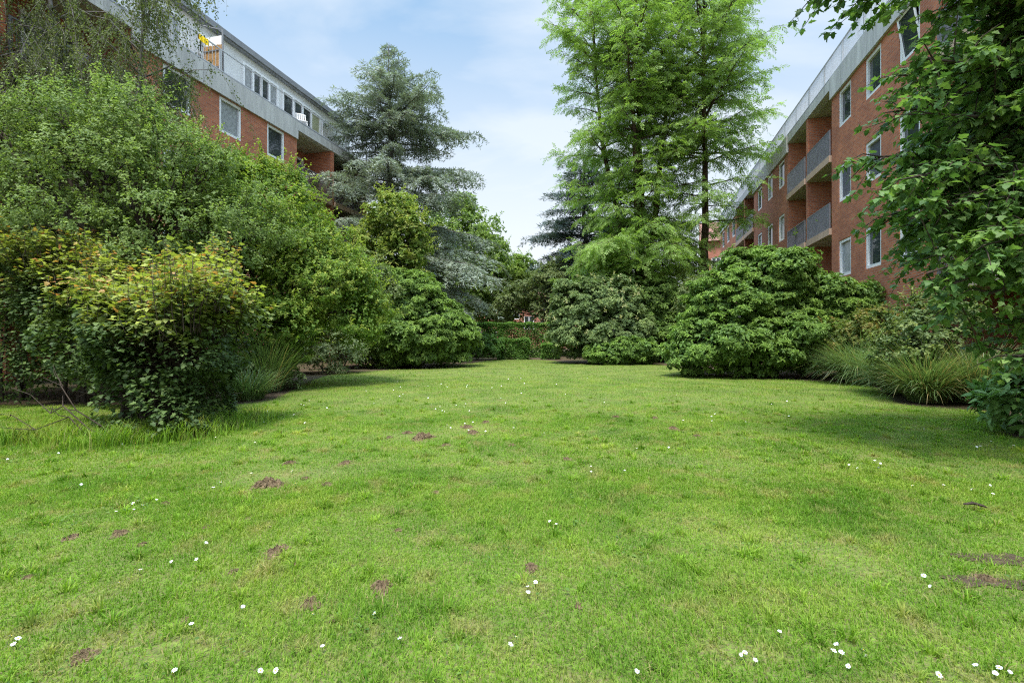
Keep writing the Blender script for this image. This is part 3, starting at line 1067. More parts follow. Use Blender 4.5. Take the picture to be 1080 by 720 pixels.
parts, off = [], 0
Vs, Q4, T3, ti, yo = [], [], [], [], []
for a in ((330000, 1.0, 4.9, 0.047, 0.0040, 2), (380000, 3.1, 9.2, 0.044, 0.0058, 2), (300000, 5.8, 16.5, 0.048, 0.0100, 1), (150000, 10.5, 28.2, 0.052, 0.019, 1)):
    V, F, t, d = blades(*a)
    for f in F:
        (Q4 if f.shape[1] == 4 else T3).append(f + off)
    Vs.append(V)
    ti.append(t)
    yo.append(d)
    off += len(V)
# splayed tufts that stand a little above the rest
nt_ = 2000
ty = np.sqrt(rng.uniform(1.5 ** 2, 10.5 ** 2, nt_))
tx = rng.uniform(-1.1, 1.1, nt_) * ty
ok = in_poly(tx, ty, LAWN) & (bare_amount(tx, ty) < 0.35) & (rng.random(nt_) < np.clip((10.5 - ty) / 7.0, 0, 1))
tx, ty = tx[ok], ty[ok]
q = 34
bx, by = np.repeat(tx, q), np.repeat(ty, q)
n = len(bx)
az = rng.uniform(0, 2 * math.pi, n)
rr = np.abs(rng.normal(0, 0.03, n))
x, y = bx + np.cos(az) * rr, by + np.sin(az) * rr
az = az + rng.normal(0, 0.5, n)
L = np.repeat(rng.uniform(0.04, 0.08, len(tx)), q) * rng.uniform(0.6, 1.25, n)
lean = rng.uniform(0.2, 1.5, n)
h = np.column_stack([np.cos(az), np.sin(az), np.zeros(n)])
sd_ = nrm(np.column_stack([-np.sin(az), np.cos(az), np.zeros(n)]) + h * rng.uniform(-0.6, 0.6, n)[:, None]) * (0.0024 + 0.0004 * by)[:, None]
B = np.column_stack([x, y, np.zeros(n)])
up = np.array([0, 0, 1.0])
m1 = B + h * (np.sin(lean * 0.5) * L * 0.5)[:, None] + up * (np.cos(lean * 0.5) * L * 0.5)[:, None]
t1 = m1 + h * (np.sin(np.minimum(lean * 1.25, 1.7)) * L * 0.5)[:, None] + up * (np.cos(np.minimum(lean * 1.25, 1.7)) * L * 0.5)[:, None]
V = np.stack([B - sd_, B + sd_, m1 + sd_ * 0.85, m1 - sd_ * 0.85, t1], 1).reshape(-1, 3)
o = np.arange(n) * 5 + off
Q4.append(np.column_stack([o, o + 1, o + 2, o + 3]))
T3.append(np.column_stack([o + 3, o + 2, o + 4]))
Vs.append(V)
tt2 = np.repeat(np.maximum(rng.normal(0.5, 0.24, len(tx)), np.clip((ty - 3.5) * 0.12, 0, 0.5)), q) + rng.normal(0, 0.12, n)
ti.append(np.repeat(np.clip(tt2, 0, 1), 5))
yo.append(np.repeat(np.where(rng.random(n) < 0.08, 0.7, 0), 5))
off += len(V)
# longer unmown fringe by the left hedge
n = 7000
tt = np.clip(rng.random(n) + 0.06 * np.sin(np.arange(n)), 0, 1)
ex = np.interp(tt, [0, .3, .55, .8, 1], [-8.2, -6.4, -4.9, -4.0, -3.9])
ey = np.interp(tt, [0, .3, .55, .8, 1], [5.5, 5.6, 5.6, 5.8, 7.2])
x = ex + rng.normal(0, 0.2, n)
y = ey + 0.25 + rng.normal(0, 0.22, n) + 0.12 * np.sin(x * 4.3)
az = rng.uniform(0, 2 * math.pi, n)
L = rng.uniform(0.05, 0.20, n) * (1 + 0.8 * np.sin(x * 5.1) ** 2)
h = np.column_stack([np.cos(az), np.sin(az), np.zeros(n)])
sd_ = np.column_stack([-np.sin(az), np.cos(az), np.zeros(n)]) * 0.004
B = np.column_stack([x, y, np.zeros(n)])
m1 = B + h * (0.16 * L)[:, None] + np.array([0, 0, 1.0]) * (0.55 * L)[:, None]
t1 = B + h * (0.55 * L)[:, None] + np.array([0, 0, 1.0]) * (0.88 * L)[:, None]
V = np.stack([B - sd_, B + sd_, m1 + sd_ * 0.8, m1 - sd_ * 0.8, t1], 1).reshape(-1, 3)
o = np.arange(n) * 5 + off
Q4.append(np.column_stack([o, o + 1, o + 2, o + 3]))
T3.append(np.column_stack([o + 3, o + 2, o + 4]))
Vs.append(V)
ti.append(np.repeat(rng.uniform(0, 0.7, n), 5))
yo.append(np.repeat((rng.random(n) < 0.08) * 0.6, 5))
me = make_mesh('grass', np.vstack(Vs), [np.vstack(Q4), np.vstack(T3)], M['grass'], {'tint': np.concatenate(ti), 'young': np.concatenate(yo)})
tag(link('grass', me), 'short uneven green grass blades covering the lawn', 'grass', kind='stuff')

# clover and broad weeds among the grass
n = 900
y = np.sqrt(rng.uniform(1.6 ** 2, 9 ** 2, n))
x = rng.uniform(-1.05, 1.05, n) * y
ok = in_poly(x, y, LAWN) & (np.sin(x * 1.7 + 2 * np.sin(y * 0.9)) + np.sin(y * 2.1 + x) > -0.2)
C = np.column_stack([x, y, np.full(n, 0.02)])[ok]
P = np.repeat(C, 9, 0) + rng.normal(0, 1, (len(C) * 9, 3)) * np.array([0.06, 0.06, 0.006])
dd = nrm(rng.normal(size=P.shape) * np.array([1, 1, 0.25]) + np.array([0, 0, 0.35]))
tag(foliage('lawn_weeds', M['weed'], None, [scatter(RHOMB, P, dd, np.tile([0, 0, 1.0], (len(P), 1)) + rng.normal(0, 0.2, P.shape), rng.uniform(0.012, 0.03, len(P)), rng.random(len(P)))]),
    'dark green clover and broad leaved weeds scattered through the lawn', 'weeds', kind='stuff')

# ------------------------------------------------------------------ daisies
def daisy_mesh(seed):
    r = np.random.default_rng(seed)
    b_ = MB()
    h_ = r.uniform(0.045, 0.065)
    b_.tube([(0, 0, 0), (0.004, 0.002, h_ * 0.6), (0.003, 0.004, h_)], [0.0012] * 3, 5)
    ns_ = len(b_.Q[0]) + len(b_.T[0])
    V, Q = [], []
    c = np.array([0.003, 0.004, h_])
    for i in range(15):
        a = i * 2 * math.pi / 15 + r.normal(0, 0.05)
        d = np.array([math.cos(a), math.sin(a), r.normal(0.12, 0.12)])
        s = np.array([-math.sin(a), math.cos(a), 0])
        k = len(V)
        V += [c + d * 0.002, c + d * 0.008 + s * 0.0022, c + d * 0.0135, c + d * 0.008 - s * 0.0022]
        Q.append((k, k + 1, k + 2, k + 3))
    a = np.linspace(0, 2 * math.pi, 8, endpoint=False)
    ring1 = [c + np.array([math.cos(t) * 0.0042, math.sin(t) * 0.0042, 0.001]) for t in a]
    ring2 = [c + np.array([math.cos(t) * 0.0025, math.sin(t) * 0.0025, 0.0032]) for t in a]
    VV = V + ring1 + ring2 + [c + np.array([0, 0, 0.0038])]
    k = len(V)
    Q2 = [(k + i, k + (i + 1) % 8, k + 8 + (i + 1) % 8, k + 8 + i) for i in range(8)]
    T2 = [(k + 8 + i, k + 8 + (i + 1) % 8, k + 16) for i in range(8)]
    sv = b_.V[0]
    allV = np.vstack([sv, np.array(VV)])
    q = np.vstack([b_.Q[0], np.array(Q + Q2) + len(sv)])
    t = np.vstack([np.array(b_.T[0]), np.array(T2) + len(sv)])
    fm = [2] * len(b_.Q[0]) + [0] * len(Q) + [1] * len(Q2) + [2] * len(b_.T[0]) + [1] * len(T2)
    return make_mesh('daisy', allV, [q, t], [M['petal'], M['pollen'], M['weed']], fmat=fm)


dm = [daisy_mesh(i) for i in range(5)]
near = [(670, 715), (777, 693), (785, 697), (794, 702), (786, 703), (874, 698), (885, 695), (890, 690), (897, 707), (905, 698), (926, 705), (974, 614), (987, 623), (821, 674), (1035, 712), (1047, 705), (1050, 716),
        (1055, 713), (1062, 716), (978, 713), (203, 667), (296, 710), (187, 714), (270, 715), (341, 689), (326, 656), (5, 686), (12, 685), (18, 685), (400, 652), (424, 683), (528, 627), (557, 627), (565, 622),
        (557, 632), (535, 690), (543, 682), (588, 560), (582, 557), (105, 540), (140, 541), (147, 539), (144, 534), (84, 515), (55, 530), (128, 621), (254, 646), (270, 470), (275, 469), (180, 465), (126, 470),
        (133, 469), (142, 472), (60, 481), (8, 488), (17, 484), (17, 474), (730, 493), (1045, 525), (1040, 515), (1030, 520)]
pts = [gp(X, y) for X, y in near]
for cx, cy, m_, sx in ((-1.2, 8.5, 16, 0.35), (-0.2, 6.6, 10, 0.4), (5.6, 5.2, 16, 0.5), (1.5, 5.2, 9, 0.5), (-3.6, 8.0, 10, 0.4), (0.8, 9.5, 14, 0.9), (3.2, 7.4, 10, 0.6), (-2.5, 4.0, 9, 0.5), (4.6, 9.6, 12, 0.8), (-3.0, 9.5, 14, 0.8), (-2.2, 12.0, 16, 1.2), (2.0, 12.5, 14, 1.5), (-4.4, 6.6, 12, 0.4), (3.4, 4.4, 7, 0.3), (-1.6, 2.6, 5, 0.25)):
    pts += [tuple(p) for p in np.array([cx, cy]) + rng.normal(0, sx, (m_, 2))]
for x, y in pts:
    if not in_poly(np.array([x]), np.array([y]), LAWN)[0]:
        continue
    d = bpy.data.objects.new('daisy', dm[rng.integers(5)])
    COL.objects.link(d)
    d.location = (x, y, 0)
    d.rotation_euler = (rng.normal(0.25, 0.38), rng.normal(0, 0.38), rng.uniform(0, 6.28))
    s = rng.uniform(0.62, 0.9) * (1 + max(0, y - 4) * 0.05)
    d.scale = (s, s, s)
    tag(d, 'tiny white daisy with a yellow centre growing in the lawn', 'daisy', 'daisies in the lawn')

# ------------------------------------------------------------------ clods of earth
def clod_mesh(seed, w):
    """one crumbled heap: a lumpy disc with a ragged rim"""
    r = np.random.default_rng(seed)
    nr, na = 18, 56
    ph = r.uniform(0, 6.28, 8)
    V = [(0, 0, 0)]
    for a in range(1, nr + 1):
        f = a / nr
        for k in range(na):
            t = 2 * math.pi * k / na
            rim = 1 + 0.22 * math.sin(2 * t + ph[0]) + 0.2 * math.sin(3 * t + ph[1]) + 0.13 * math.sin(7 * t + ph[2]) + r.normal(0, 0.06)
            V.append((rim * f * math.cos(t), rim * f * math.sin(t), 0))
    V = np.array(V)
    rad = np.concatenate([[0], np.repeat(np.arange(1, nr + 1) / nr, na)])
    lump = np.zeros(len(V))
    for _ in range(70):
        c = r.normal(0, 0.40, 2)
        q = r.uniform(0.05, 0.17)
        lump = np.maximum(lump, r.uniform(0.10, 0.40) * np.exp(-((V[:, 0] - c[0]) ** 2 + (V[:, 1] - c[1]) ** 2) / q ** 2))
    V[:, 2] = (0.16 * (1 - rad ** 2) + lump + r.normal(0, 0.03, len(V))) * np.clip((1 - rad) * 5, 0, 1) - 0.02
    V[:, :2] += r.normal(0, 0.02, (len(V), 2))
    T = [(0, 1 + k, 1 + (k + 1) % na) for k in range(na)]
    Q = [(1 + a * na + k, 1 + (a + 1) * na + k, 1 + (a + 1) * na + (k + 1) % na, 1 + a * na + (k + 1) % na) for a in range(nr - 1) for k in range(na)]
    return make_mesh('earth_clod', V * w, [np.array(Q), np.array(T)], M['clod'])


for i, (X, y, w, lab) in enumerate(clods):
    x, Y = gp(X, y)
    o = link('earth_clod', clod_mesh(i, w / FPX * Y * 0.46))
    o.location = (x, Y, 0.008)
    o.scale = (1.0, 1.25, 1.0)
    tag(o, lab or 'small scattered crumbs of brown earth lying on the grass', 'earth clod', None if lab else 'small crumbs of earth on the lawn')

# dark fallen leaf and dead twigs
x, Y = gp(1026, 539)
b = MB()
b.tube([(-0.05, 0.02, 0.03), (0, 0, 0.045), (0.06, -0.015, 0.03), (0.085, -0.02, 0.02)], [0.006, 0.011, 0.009, 0.003], 6)
b.tube([(0, 0, 0.045), (0.02, 0.03, 0.05)], [0.006, 0.002], 5)
st = b.build('stick', M['twig'])
st.location = (x, Y, 0.015)
tag(st, 'short dark broken stick lying on the right side of the lawn', 'stick')

b = MB()
base = np.array([-4.75, 5.9, 0.03])
for e in ((-6.3, 6.2, 0.62), (-6.3, 5.9, 0.34), (-5.9, 6.2, 0.75)):
    P = curve_path(base, e, 6, 0.05, 0.05)
    b.tube(P, np.linspace(0.010, 0.003, 6), 5)
    for k in (2, 3, 4):
        b.tube(curve_path(P[k], P[k] + rng.normal(0, 0.16, 3) + np.array([-0.15, 0, 0.12]), 4, 0, 0.05), np.linspace(0.006, 0.002, 4), 4)
tag(b.build('dead_branch', M['twig'], None, True), 'bare brown dead branch sticking out of long grass under the maple hedge', 'branch')

# ------------------------------------------------------------------ ornamental grasses
def grass_clump(name, label, cat, x, y, r, h, n, w, arch=0.8, dry=0.08, lean=(0, 0), group=None):
    root = empty(name, (x, y, 0))
    tag(root, label, cat, group)
    az = rng.uniform(0, 2 * math.pi, n)
    rr = np.sqrt(rng.random(n)) * r * 0.35
    B = np.column_stack([np.cos(az) * rr, np.sin(az) * rr, np.zeros(n)])
    az2 = az + rng.normal(0, 0.5, n)
    H = np.column_stack([np.cos(az2) + lean[0], np.sin(az2) + lean[1], np.zeros(n)])
    L = h * rng.uniform(0.55, 1.25, n)
    S = np.column_stack([-np.sin(az2), np.cos(az2), np.zeros(n)])
    S = nrm(S + H * rng.uniform(-0.9, 0.9, n)[:, None])
    a = arch * rng.uniform(0.35, 1.3, n)
    P = [B]
    th0 = rng.uniform(0, 0.75, n) ** 1.3 * min(1.0, arch + 0.2)
    for k in range(5):
        th = th0 + a * (0.04 + 0.30 * k)
        P.append(P[-1] + (H * np.sin(th)[:, None] + np.array([0, 0, 1.0]) * np.cos(th)[:, None]) * (L / 5)[:, None])
    V = []
    for k, p in enumerate(P):
        p[:, 2] = np.maximum(p[:, 2], 0.02)
        ww = w * (0.9, 1.0, 0.95, 0.8, 0.55, 0.12)[k]
        V += [p - S * ww / 2, p + S * ww / 2]
    V = np.stack(V, 1).reshape(-1, 3)
    o = np.arange(n) * 12
    F = np.vstack([np.column_stack([o + 2 * k, o + 2 * k + 1, o + 2 * k + 3, o + 2 * k + 2]) for k in range(5)])
    t = np.repeat(rng.normal(0.45, 0.22, n), 12)
    d = np.repeat(np.where(rng.random(n) < dry, rng.uniform(0.5, 1, n), 0.0), 12)
    link('blades', make_mesh('blades', V, [F], M['g_blade'], {'tint': np.clip(t, 0, 1), 'young': d}), root)
    return root


grass_clump('ornamental_grass', 'tall upright green grass clump under the left trees', 'ornamental grass', -5.7, 11.4, 1.0, 1.2, 1500, 0.013, 0.55)
grass_clump('ornamental_grass', 'shorter grass clump growing in front of the left maple hedge corner', 'ornamental grass', -5.3, 9.9, 0.8, 0.7, 800, 0.012, 0.8)
grass_clump('ornamental_grass', 'arching grey green grass clump at the foot of the big right rhododendron', 'ornamental grass', 9.4, 13.3, 0.9, 1.35, 2600, 0.013, 1.15)
grass_clump('ornamental_grass', 'fountain shaped grass clump between two other grasses on the right', 'ornamental grass', 8.6, 10.9, 0.85, 1.25, 2200, 0.012, 1.05, 0.05)
grass_clump('ornamental_grass', 'nearest right grass clump with straw coloured dead blades at its base', 'ornamental grass', 8.0, 9.5, 0.85, 1.1, 2400, 0.011, 1.0, 0.16)
grass_clump('ornamental_grass', 'upright grass clump with straw stems under the overhanging tree', 'ornamental grass', 8.75, 9.35, 0.8, 1.15, 1700, 0.011, 0.75, 0.22)

# ------------------------------------------------------------------ shrubs
# left maple hedge: dark clipped leaves below, fresh tips above
def maple_hedge(label, boxes, dens, name='maple_hedge', keepout=None):
    """boxes: (x0,x1,y0,y1,z0,z1); leaves on the box skins, loose tips on top"""
    b0 = boxes[0]
    o = np.array([(b0[0] + b0[1]) / 2, (b0[2] + b0[3]) / 2, 0])
    root = empty(name, tuple(o))
    tag(root, label, 'hedge')
    ch, tips = [], []
    mb_ = MB()
    for (x0, x1, y0, y1, z0, z1) in boxes:
        w, d_, h_ = x1 - x0, y1 - y0, z1 - z0
        faces = [((0, -1, 0), w * h_), ((1, 0, 0), d_ * h_), ((0, 1, 0), w * h_ * 0.5), ((0, 0, 1), w * d_ * 1.3), ((-1, 0, 0), d_ * h_), ((0, 0, -1), w * d_ * 0.4)]
        for nv, ar in faces:
            n_ = int(ar * dens)
            nv = np.array(nv, float)
            u = rng.random((n_, 3))
            P = np.array([x0, y0, z0]) + u * np.array([w, d_, h_])
            for ax_ in range(3):
                if nv[ax_] != 0:
                    e = (x1, y1, z1)[ax_] if nv[ax_] > 0 else (x0, y0, z0)[ax_]
                    P[:, ax_] = e - nv[ax_] * rng.gamma(1.3, 0.09, n_)
            # rounded, billowing surface
            q = (P - np.array([(x0 + x1) / 2, (y0 + y1) / 2, (z0 + z1) / 2])) / (np.array([w, d_, h_]) / 2)
            l4 = (np.abs(q) ** 5).sum(1) ** 0.2
            P = np.array([(x0 + x1) / 2, (y0 + y1) / 2, (z0 + z1) / 2]) + q / np.maximum(l4, 1)[:, None] * (np.array([w, d_, h_]) / 2)
            bump = 0.13 * np.sin(P[:, 0] * 4.1 + P[:, 2] * 2.2) + 0.11 * np.sin(P[:, 2] * 5.3 + P[:, 1] * 3 + P[:, 0]) + 0.07 * np.sin(P[:, 0] * 9 + P[:, 2] * 7)
            P = P + nv * bump[:, None]
            hh = (P[:, 2] - z0) / h_
            dd_ = nrm(nv * 0.55 + rng.normal(size=P.shape) * np.array([0.6, 0.6, 0.25]) + np.array([0, 0, -0.22]))
            hint = nv * 0.22 + np.array([0, 0, 1.0]) + rng.normal(size=P.shape) * 0.25
            yg = np.clip((hh - 0.72 + 0.2 * np.sin(P[:, 0] * 2.3 + 3 * P[:, 2])) * 1.8, 0, 0.6) * rng.uniform(0.2, 1.1, n_)
            keep = rng.random(n_) < np.clip(0.68 + 1.2 * np.sin(P[:, 0] * 3.3 + 2 * np.sin(P[:, 2] * 2.7)) + 0.9 * np.sin(P[:, 2] * 5.1 + P[:, 0] * 1.7), 0.25, 1)
            if keepout is not None:
                keep &= ~keepout(P)
            P, dd_, hint, yg = P[keep], dd_[keep], hint[keep], yg[keep]
            ch.append(scatter(MAPLE, P - o, dd_, hint, rng.uniform(0.04, 0.078, len(P)), rng.normal(0.42, 0.26, len(P)), yg))
        # new shoots standing out of the top
        ns_ = int(w * (d_ + 0.5) * 62)
        bx = rng.uniform(x0 + 0.05, x1 + 0.1, ns_)
        by = rng.uniform(y0 - 0.05, y1, ns_)
        for X_, Y_ in zip(bx, by):
            l_ = rng.uniform(0.3, 0.9) * (0.78 + 0.3 * math.sin(X_ * 2.6 + Y_) + 0.15 * math.sin(X_ * 7.1))
            b_ = np.array([X_, Y_, z1 - 0.25 + 0.12 * math.sin(X_ * 3)])
            e_ = b_ + np.array([rng.normal(0, 0.12), rng.normal(-0.03, 0.12), l_])
            mb_.tube(np.array([b_, (b_ + e_) / 2 + rng.normal(0, 0.02, 3), e_]) - o, [0.006, 0.004, 0.002], 4)
            tips.append((b_, e_))
    T = np.array(tips)
    k = 13
    tt_ = np.tile(np.linspace(0.25, 1.0, k), len(T))
    P = np.repeat(T[:, 0], k, 0) * (1 - tt_)[:, None] + np.repeat(T[:, 1], k, 0) * tt_[:, None]
    dd_ = nrm(rng.normal(size=P.shape) * np.array([1, 1, 0.25]) + np.array([0, 0, 0.05]))
    P = P + dd_ * 0.03
    redtip = (tt_ > 0.8) & (rng.random(len(P)) < 0.30)
    hint = np.tile([0, 0, 1.0], (len(P), 1)) + rng.normal(0, 0.3, P.shape)
    a_ = ~redtip
    yg = np.clip(0.10 + 0.75 * tt_ ** 1.5 + rng.normal(0, 0.27, len(P)), 0, 1)
    ch.append(scatter(MAPLE, (P - o)[a_], dd_[a_], hint[a_], rng.uniform(0.06, 0.10, a_.sum()), rng.normal(0.62, 0.2, a_.sum()), yg[a_]))
    foliage('foliage', M['l_hedge'], root, ch)
    rt = foliage('young_tips', M['l_hedge_tip'], root, [scatter(MAPLE, (P - o)[redtip], dd_[redtip], hint[redtip], rng.uniform(0.05, 0.085, redtip.sum()), rng.random(redtip.sum()))])
    rt['label'] = 'orange red young leaves at the shoot tips'
    rt['kind'] = 'stuff'
    for (x0, x1, y0, y1, z0, z1) in boxes:
        for _ in range(16):
            a0 = np.array([rng.uniform(x0 + 0.5, x1 - 0.5), rng.uniform(y0 + 0.8, y1 - 0.3), 0])
            P_ = curve_path(a0, a0 + np.array([rng.normal(0, 0.1), rng.normal(0, 0.1), z1 - 0.25]), 5, 0, 0.03) - o
            mb_.tube(P_, np.linspace(0.035, 0.01, 5), 6)
            for k_ in range(1, 4):
                for _2 in range(3):
                    mb_.tube(curve_path(P_[k_], P_[k_] + rng.normal(0, 0.3, 3) + np.array([0, -0.1, 0.15]), 4, 0, 0.05), np.linspace(0.012, 0.004, 4), 4)
    mb_.build('stems', M['bark'], root, True)
    return root


maple_hedge('dark field maple hedge with yellow and orange young shoots at the left lawn front',
            [(-5.35, -3.95, 6.0, 7.2, 0.02, 1.5), (-5.55, -3.72, 6.1, 7.5, 0.75, 1.72), (-7.4, -5.2, 8.2, 9.6, 0.50, 2.3), (-6.5, -5.1, 6.7, 8.3, 0.72, 1.85)], 980)
maple_hedge('maple hedge with orange shoot tips beyond a grass strip at the far left',
            [(-12.4, -8.4, 8.6, 10.2, 0.30, 2.95), (-9.0, -6.8, 8.7, 10.0, 0.45, 2.45)], 600)

# low weeds at the border on the left
shrub('border_weed', 'low leafy weeds spilling over the border by the left grass clumps', 'weeds', (-6.1, 11.0), [(-6.2, 10.8, 0.25, 0.9, 0.7, 0.5), (-5.6, 11.6, 0.2, 0.6, 0.7, 0.4), (-6.3, 12.8, 0.3, 0.8, 0.7, 0.55)],
      M['l_grey'], RHOMB, 0.07, 70, 14, 5, 0.22, inner=0.3, stem=0.01, twigs=20, zmin=0.03)

# left trees
shrub('serviceberry_tree', 'broad leafy tree with grey green leaves behind the left maple hedge', 'tree', (-7.6, 10.6),
      [(-9.9, 10.6, 4.4, 1.6, 1.4, 1.5), (-8.6, 10.3, 4.7, 1.5, 1.3, 1.5), (-7.4, 10.6, 4.5, 1.4, 1.3, 1.3), (-10.9, 10.2, 3.2, 1.6, 1.4, 1.5), (-9.2, 10.0, 3.2, 1.6, 1.2, 1.4), (-7.3, 10.2, 3.2, 1.5, 1.3, 1.5),
       (-6.2, 10.9, 3.6, 1.1, 1.2, 1.1), (-8.6, 10.4, 1.9, 1.8, 1.2, 1.3), (-9.3, 10.2, 5.8, 0.7, 0.7, 0.8), (-7.9, 10.2, 5.7, 0.6, 0.6, 0.8), (-6.6, 10.4, 4.9, 0.6, 0.6, 0.7), (-10.6, 10.2, 5.2, 0.8, 0.7, 0.9)],
      M['l_mixed'], RHOMB, 0.066, 560, 24, 7, 0.38, stem=0.07, young=0.25, tintbase=0.5, inner=0.2, flat=0.8, up=0.35, twigs=220, parts=('trunk', 'crown'), jit=0.5, step=0.2, shell=(0.5, 1.12),
      trunk=[(-7.6, 10.6, -0.05, 0.13), (-7.65, 10.6, 0.6, 0.11), (-7.8, 10.6, 1.5, 0.09)], shoots=900, shoot_len=0.6, lumps=10)
shrub('hornbeam_tree', 'dense bright green tree with layered boughs in front of the left block', 'tree', (-6.6, 13.4),
      [(-6.7, 13.2, 4.3, 1.6, 1.6, 1.4), (-8.0, 13.0, 4.3, 1.5, 1.5, 1.3), (-5.6, 13.4, 3.3, 1.3, 1.5, 1.1), (-6.8, 12.8, 3.0, 1.9, 1.6, 1.4), (-5.2, 13.1, 2.6, 1.25, 1.5, 1.1), (-8.0, 12.9, 2.7, 1.5, 1.4, 1.3),
       (-6.4, 12.6, 1.5, 1.8, 1.4, 1.2), (-6.9, 13.4, 5.2, 1.0, 1.1, 0.8), (-4.7, 13.4, 2.6, 0.9, 1.1, 0.8), (-6.2, 13.2, 5.4, 0.4, 0.5, 0.5), (-7.7, 13.0, 5.4, 0.6, 0.6, 0.6), (-4.2, 13.2, 1.9, 0.8, 1.0, 0.8)],
      M['l_bright'], RHOMB, 0.075, 720, 28, 6, 0.42, stem=0.07, young=0.3, tintbase=0.5, inner=0.4, flat=0.45, up=0.35, twigs=150, parts=('trunk', 'crown'), jit=0.35, step=0.15, shell=(0.62, 1.08),
      trunk=[(-6.6, 13.4, -0.05, 0.15), (-6.6, 13.4, 0.7, 0.12), (-6.55, 13.35, 1.5, 0.10)], shoots=800, shoot_len=0.55, lumps=10)
shrub('sage_shrub', 'pale grey green feathery shrub at the lawn edge beside the left rhododendron', 'shrub', (-6.6, 17.4), [(-6.7, 17.2, 0.9, 0.95, 0.8, 1.0), (-5.95, 17.3, 0.7, 0.7, 0.7, 0.85), (-7.4, 17.0, 1.1, 0.8, 0.7, 0.9)],
      M['l_sage'], LANCE, 0.085, 130, 20, 6, 0.25, stem=0.02, inner=0.3, zmin=0.05, jit=0.5, flat=1.0, shoots=160, shoot_len=0.4)
shrub('rhododendron', 'large rounded rhododendron with mid green leaf rosettes on the left of the lawn', 'shrub', (-4.7, 21.2),
      [(-5.6, 21.0, 2.6, 1.7, 1.6, 1.6), (-4.5, 21.2, 2.5, 1.7, 1.7, 1.7), (-3.5, 21.2, 1.7, 1.6, 1.6, 1.4), (-5.4, 20.4, 1.2, 1.6, 1.3, 1.2), (-4.0, 20.3, 1.1, 1.6, 1.3, 1.1), (-2.6, 21.3, 1.1, 1.1, 1.3, 1.0), (-6.3, 20.8, 1.6, 1.2, 1.3, 1.3)],
      M['l_rhodo'], LANCE, 0.135, 460, 28, 8, 0.36, stem=0.06, young=0.25, inner=0.4, spread=(60, 105), zmin=0.1, flat=0.6, tintbase=0.5, lumps=16)
shrub('brownish_shrub', 'sparse brown tinged shrub rising above the sage shrub on the left', 'shrub', (-6.8, 19.6), [(-6.7, 19.4, 3.3, 1.0, 1.0, 1.1), (-5.9, 19.5, 3.6, 0.9, 1.0, 0.9), (-6.9, 19.2, 2.1, 1.0, 0.9, 1.1), (-5.3, 19.6, 3.2, 0.7, 0.9, 0.7)],
      M['l_brown'], RHOMB, 0.10, 190, 16, 6, 0.34, stem=0.035, inner=0.25, jit=0.5, flat=0.9, shell=(0.5, 1.1), shoots=200, shoot_len=0.5)
shrub('young_tree', 'slender yellow green tree in front of the blue cedar', 'tree', (-5.6, 23.2), [(-5.6, 23.2, 6.6, 1.3, 1.2, 1.4), (-4.8, 23.1, 5.8, 1.0, 1.1, 1.1), (-6.4, 23.2, 5.6, 1.1, 1.1, 1.2), (-5.5, 23.0, 4.6, 1.4, 1.1, 1.1), (-5.2, 23.2, 7.4, 0.6, 0.7, 0.6)],
      M['l_yellow'], RHOMB, 0.12, 260, 18, 6, 0.36, stem=0.05, young=0.3, inner=0.25, parts=('trunk', 'crown'), jit=0.45, flat=0.75, up=0.35, shell=(0.55, 1.1),
      trunk=[(-5.6, 23.2, -0.05, 0.10), (-5.6, 23.2, 1.5, 0.085), (-5.6, 23.15, 3.2, 0.07)], shoots=300, shoot_len=0.6, lumps=5)


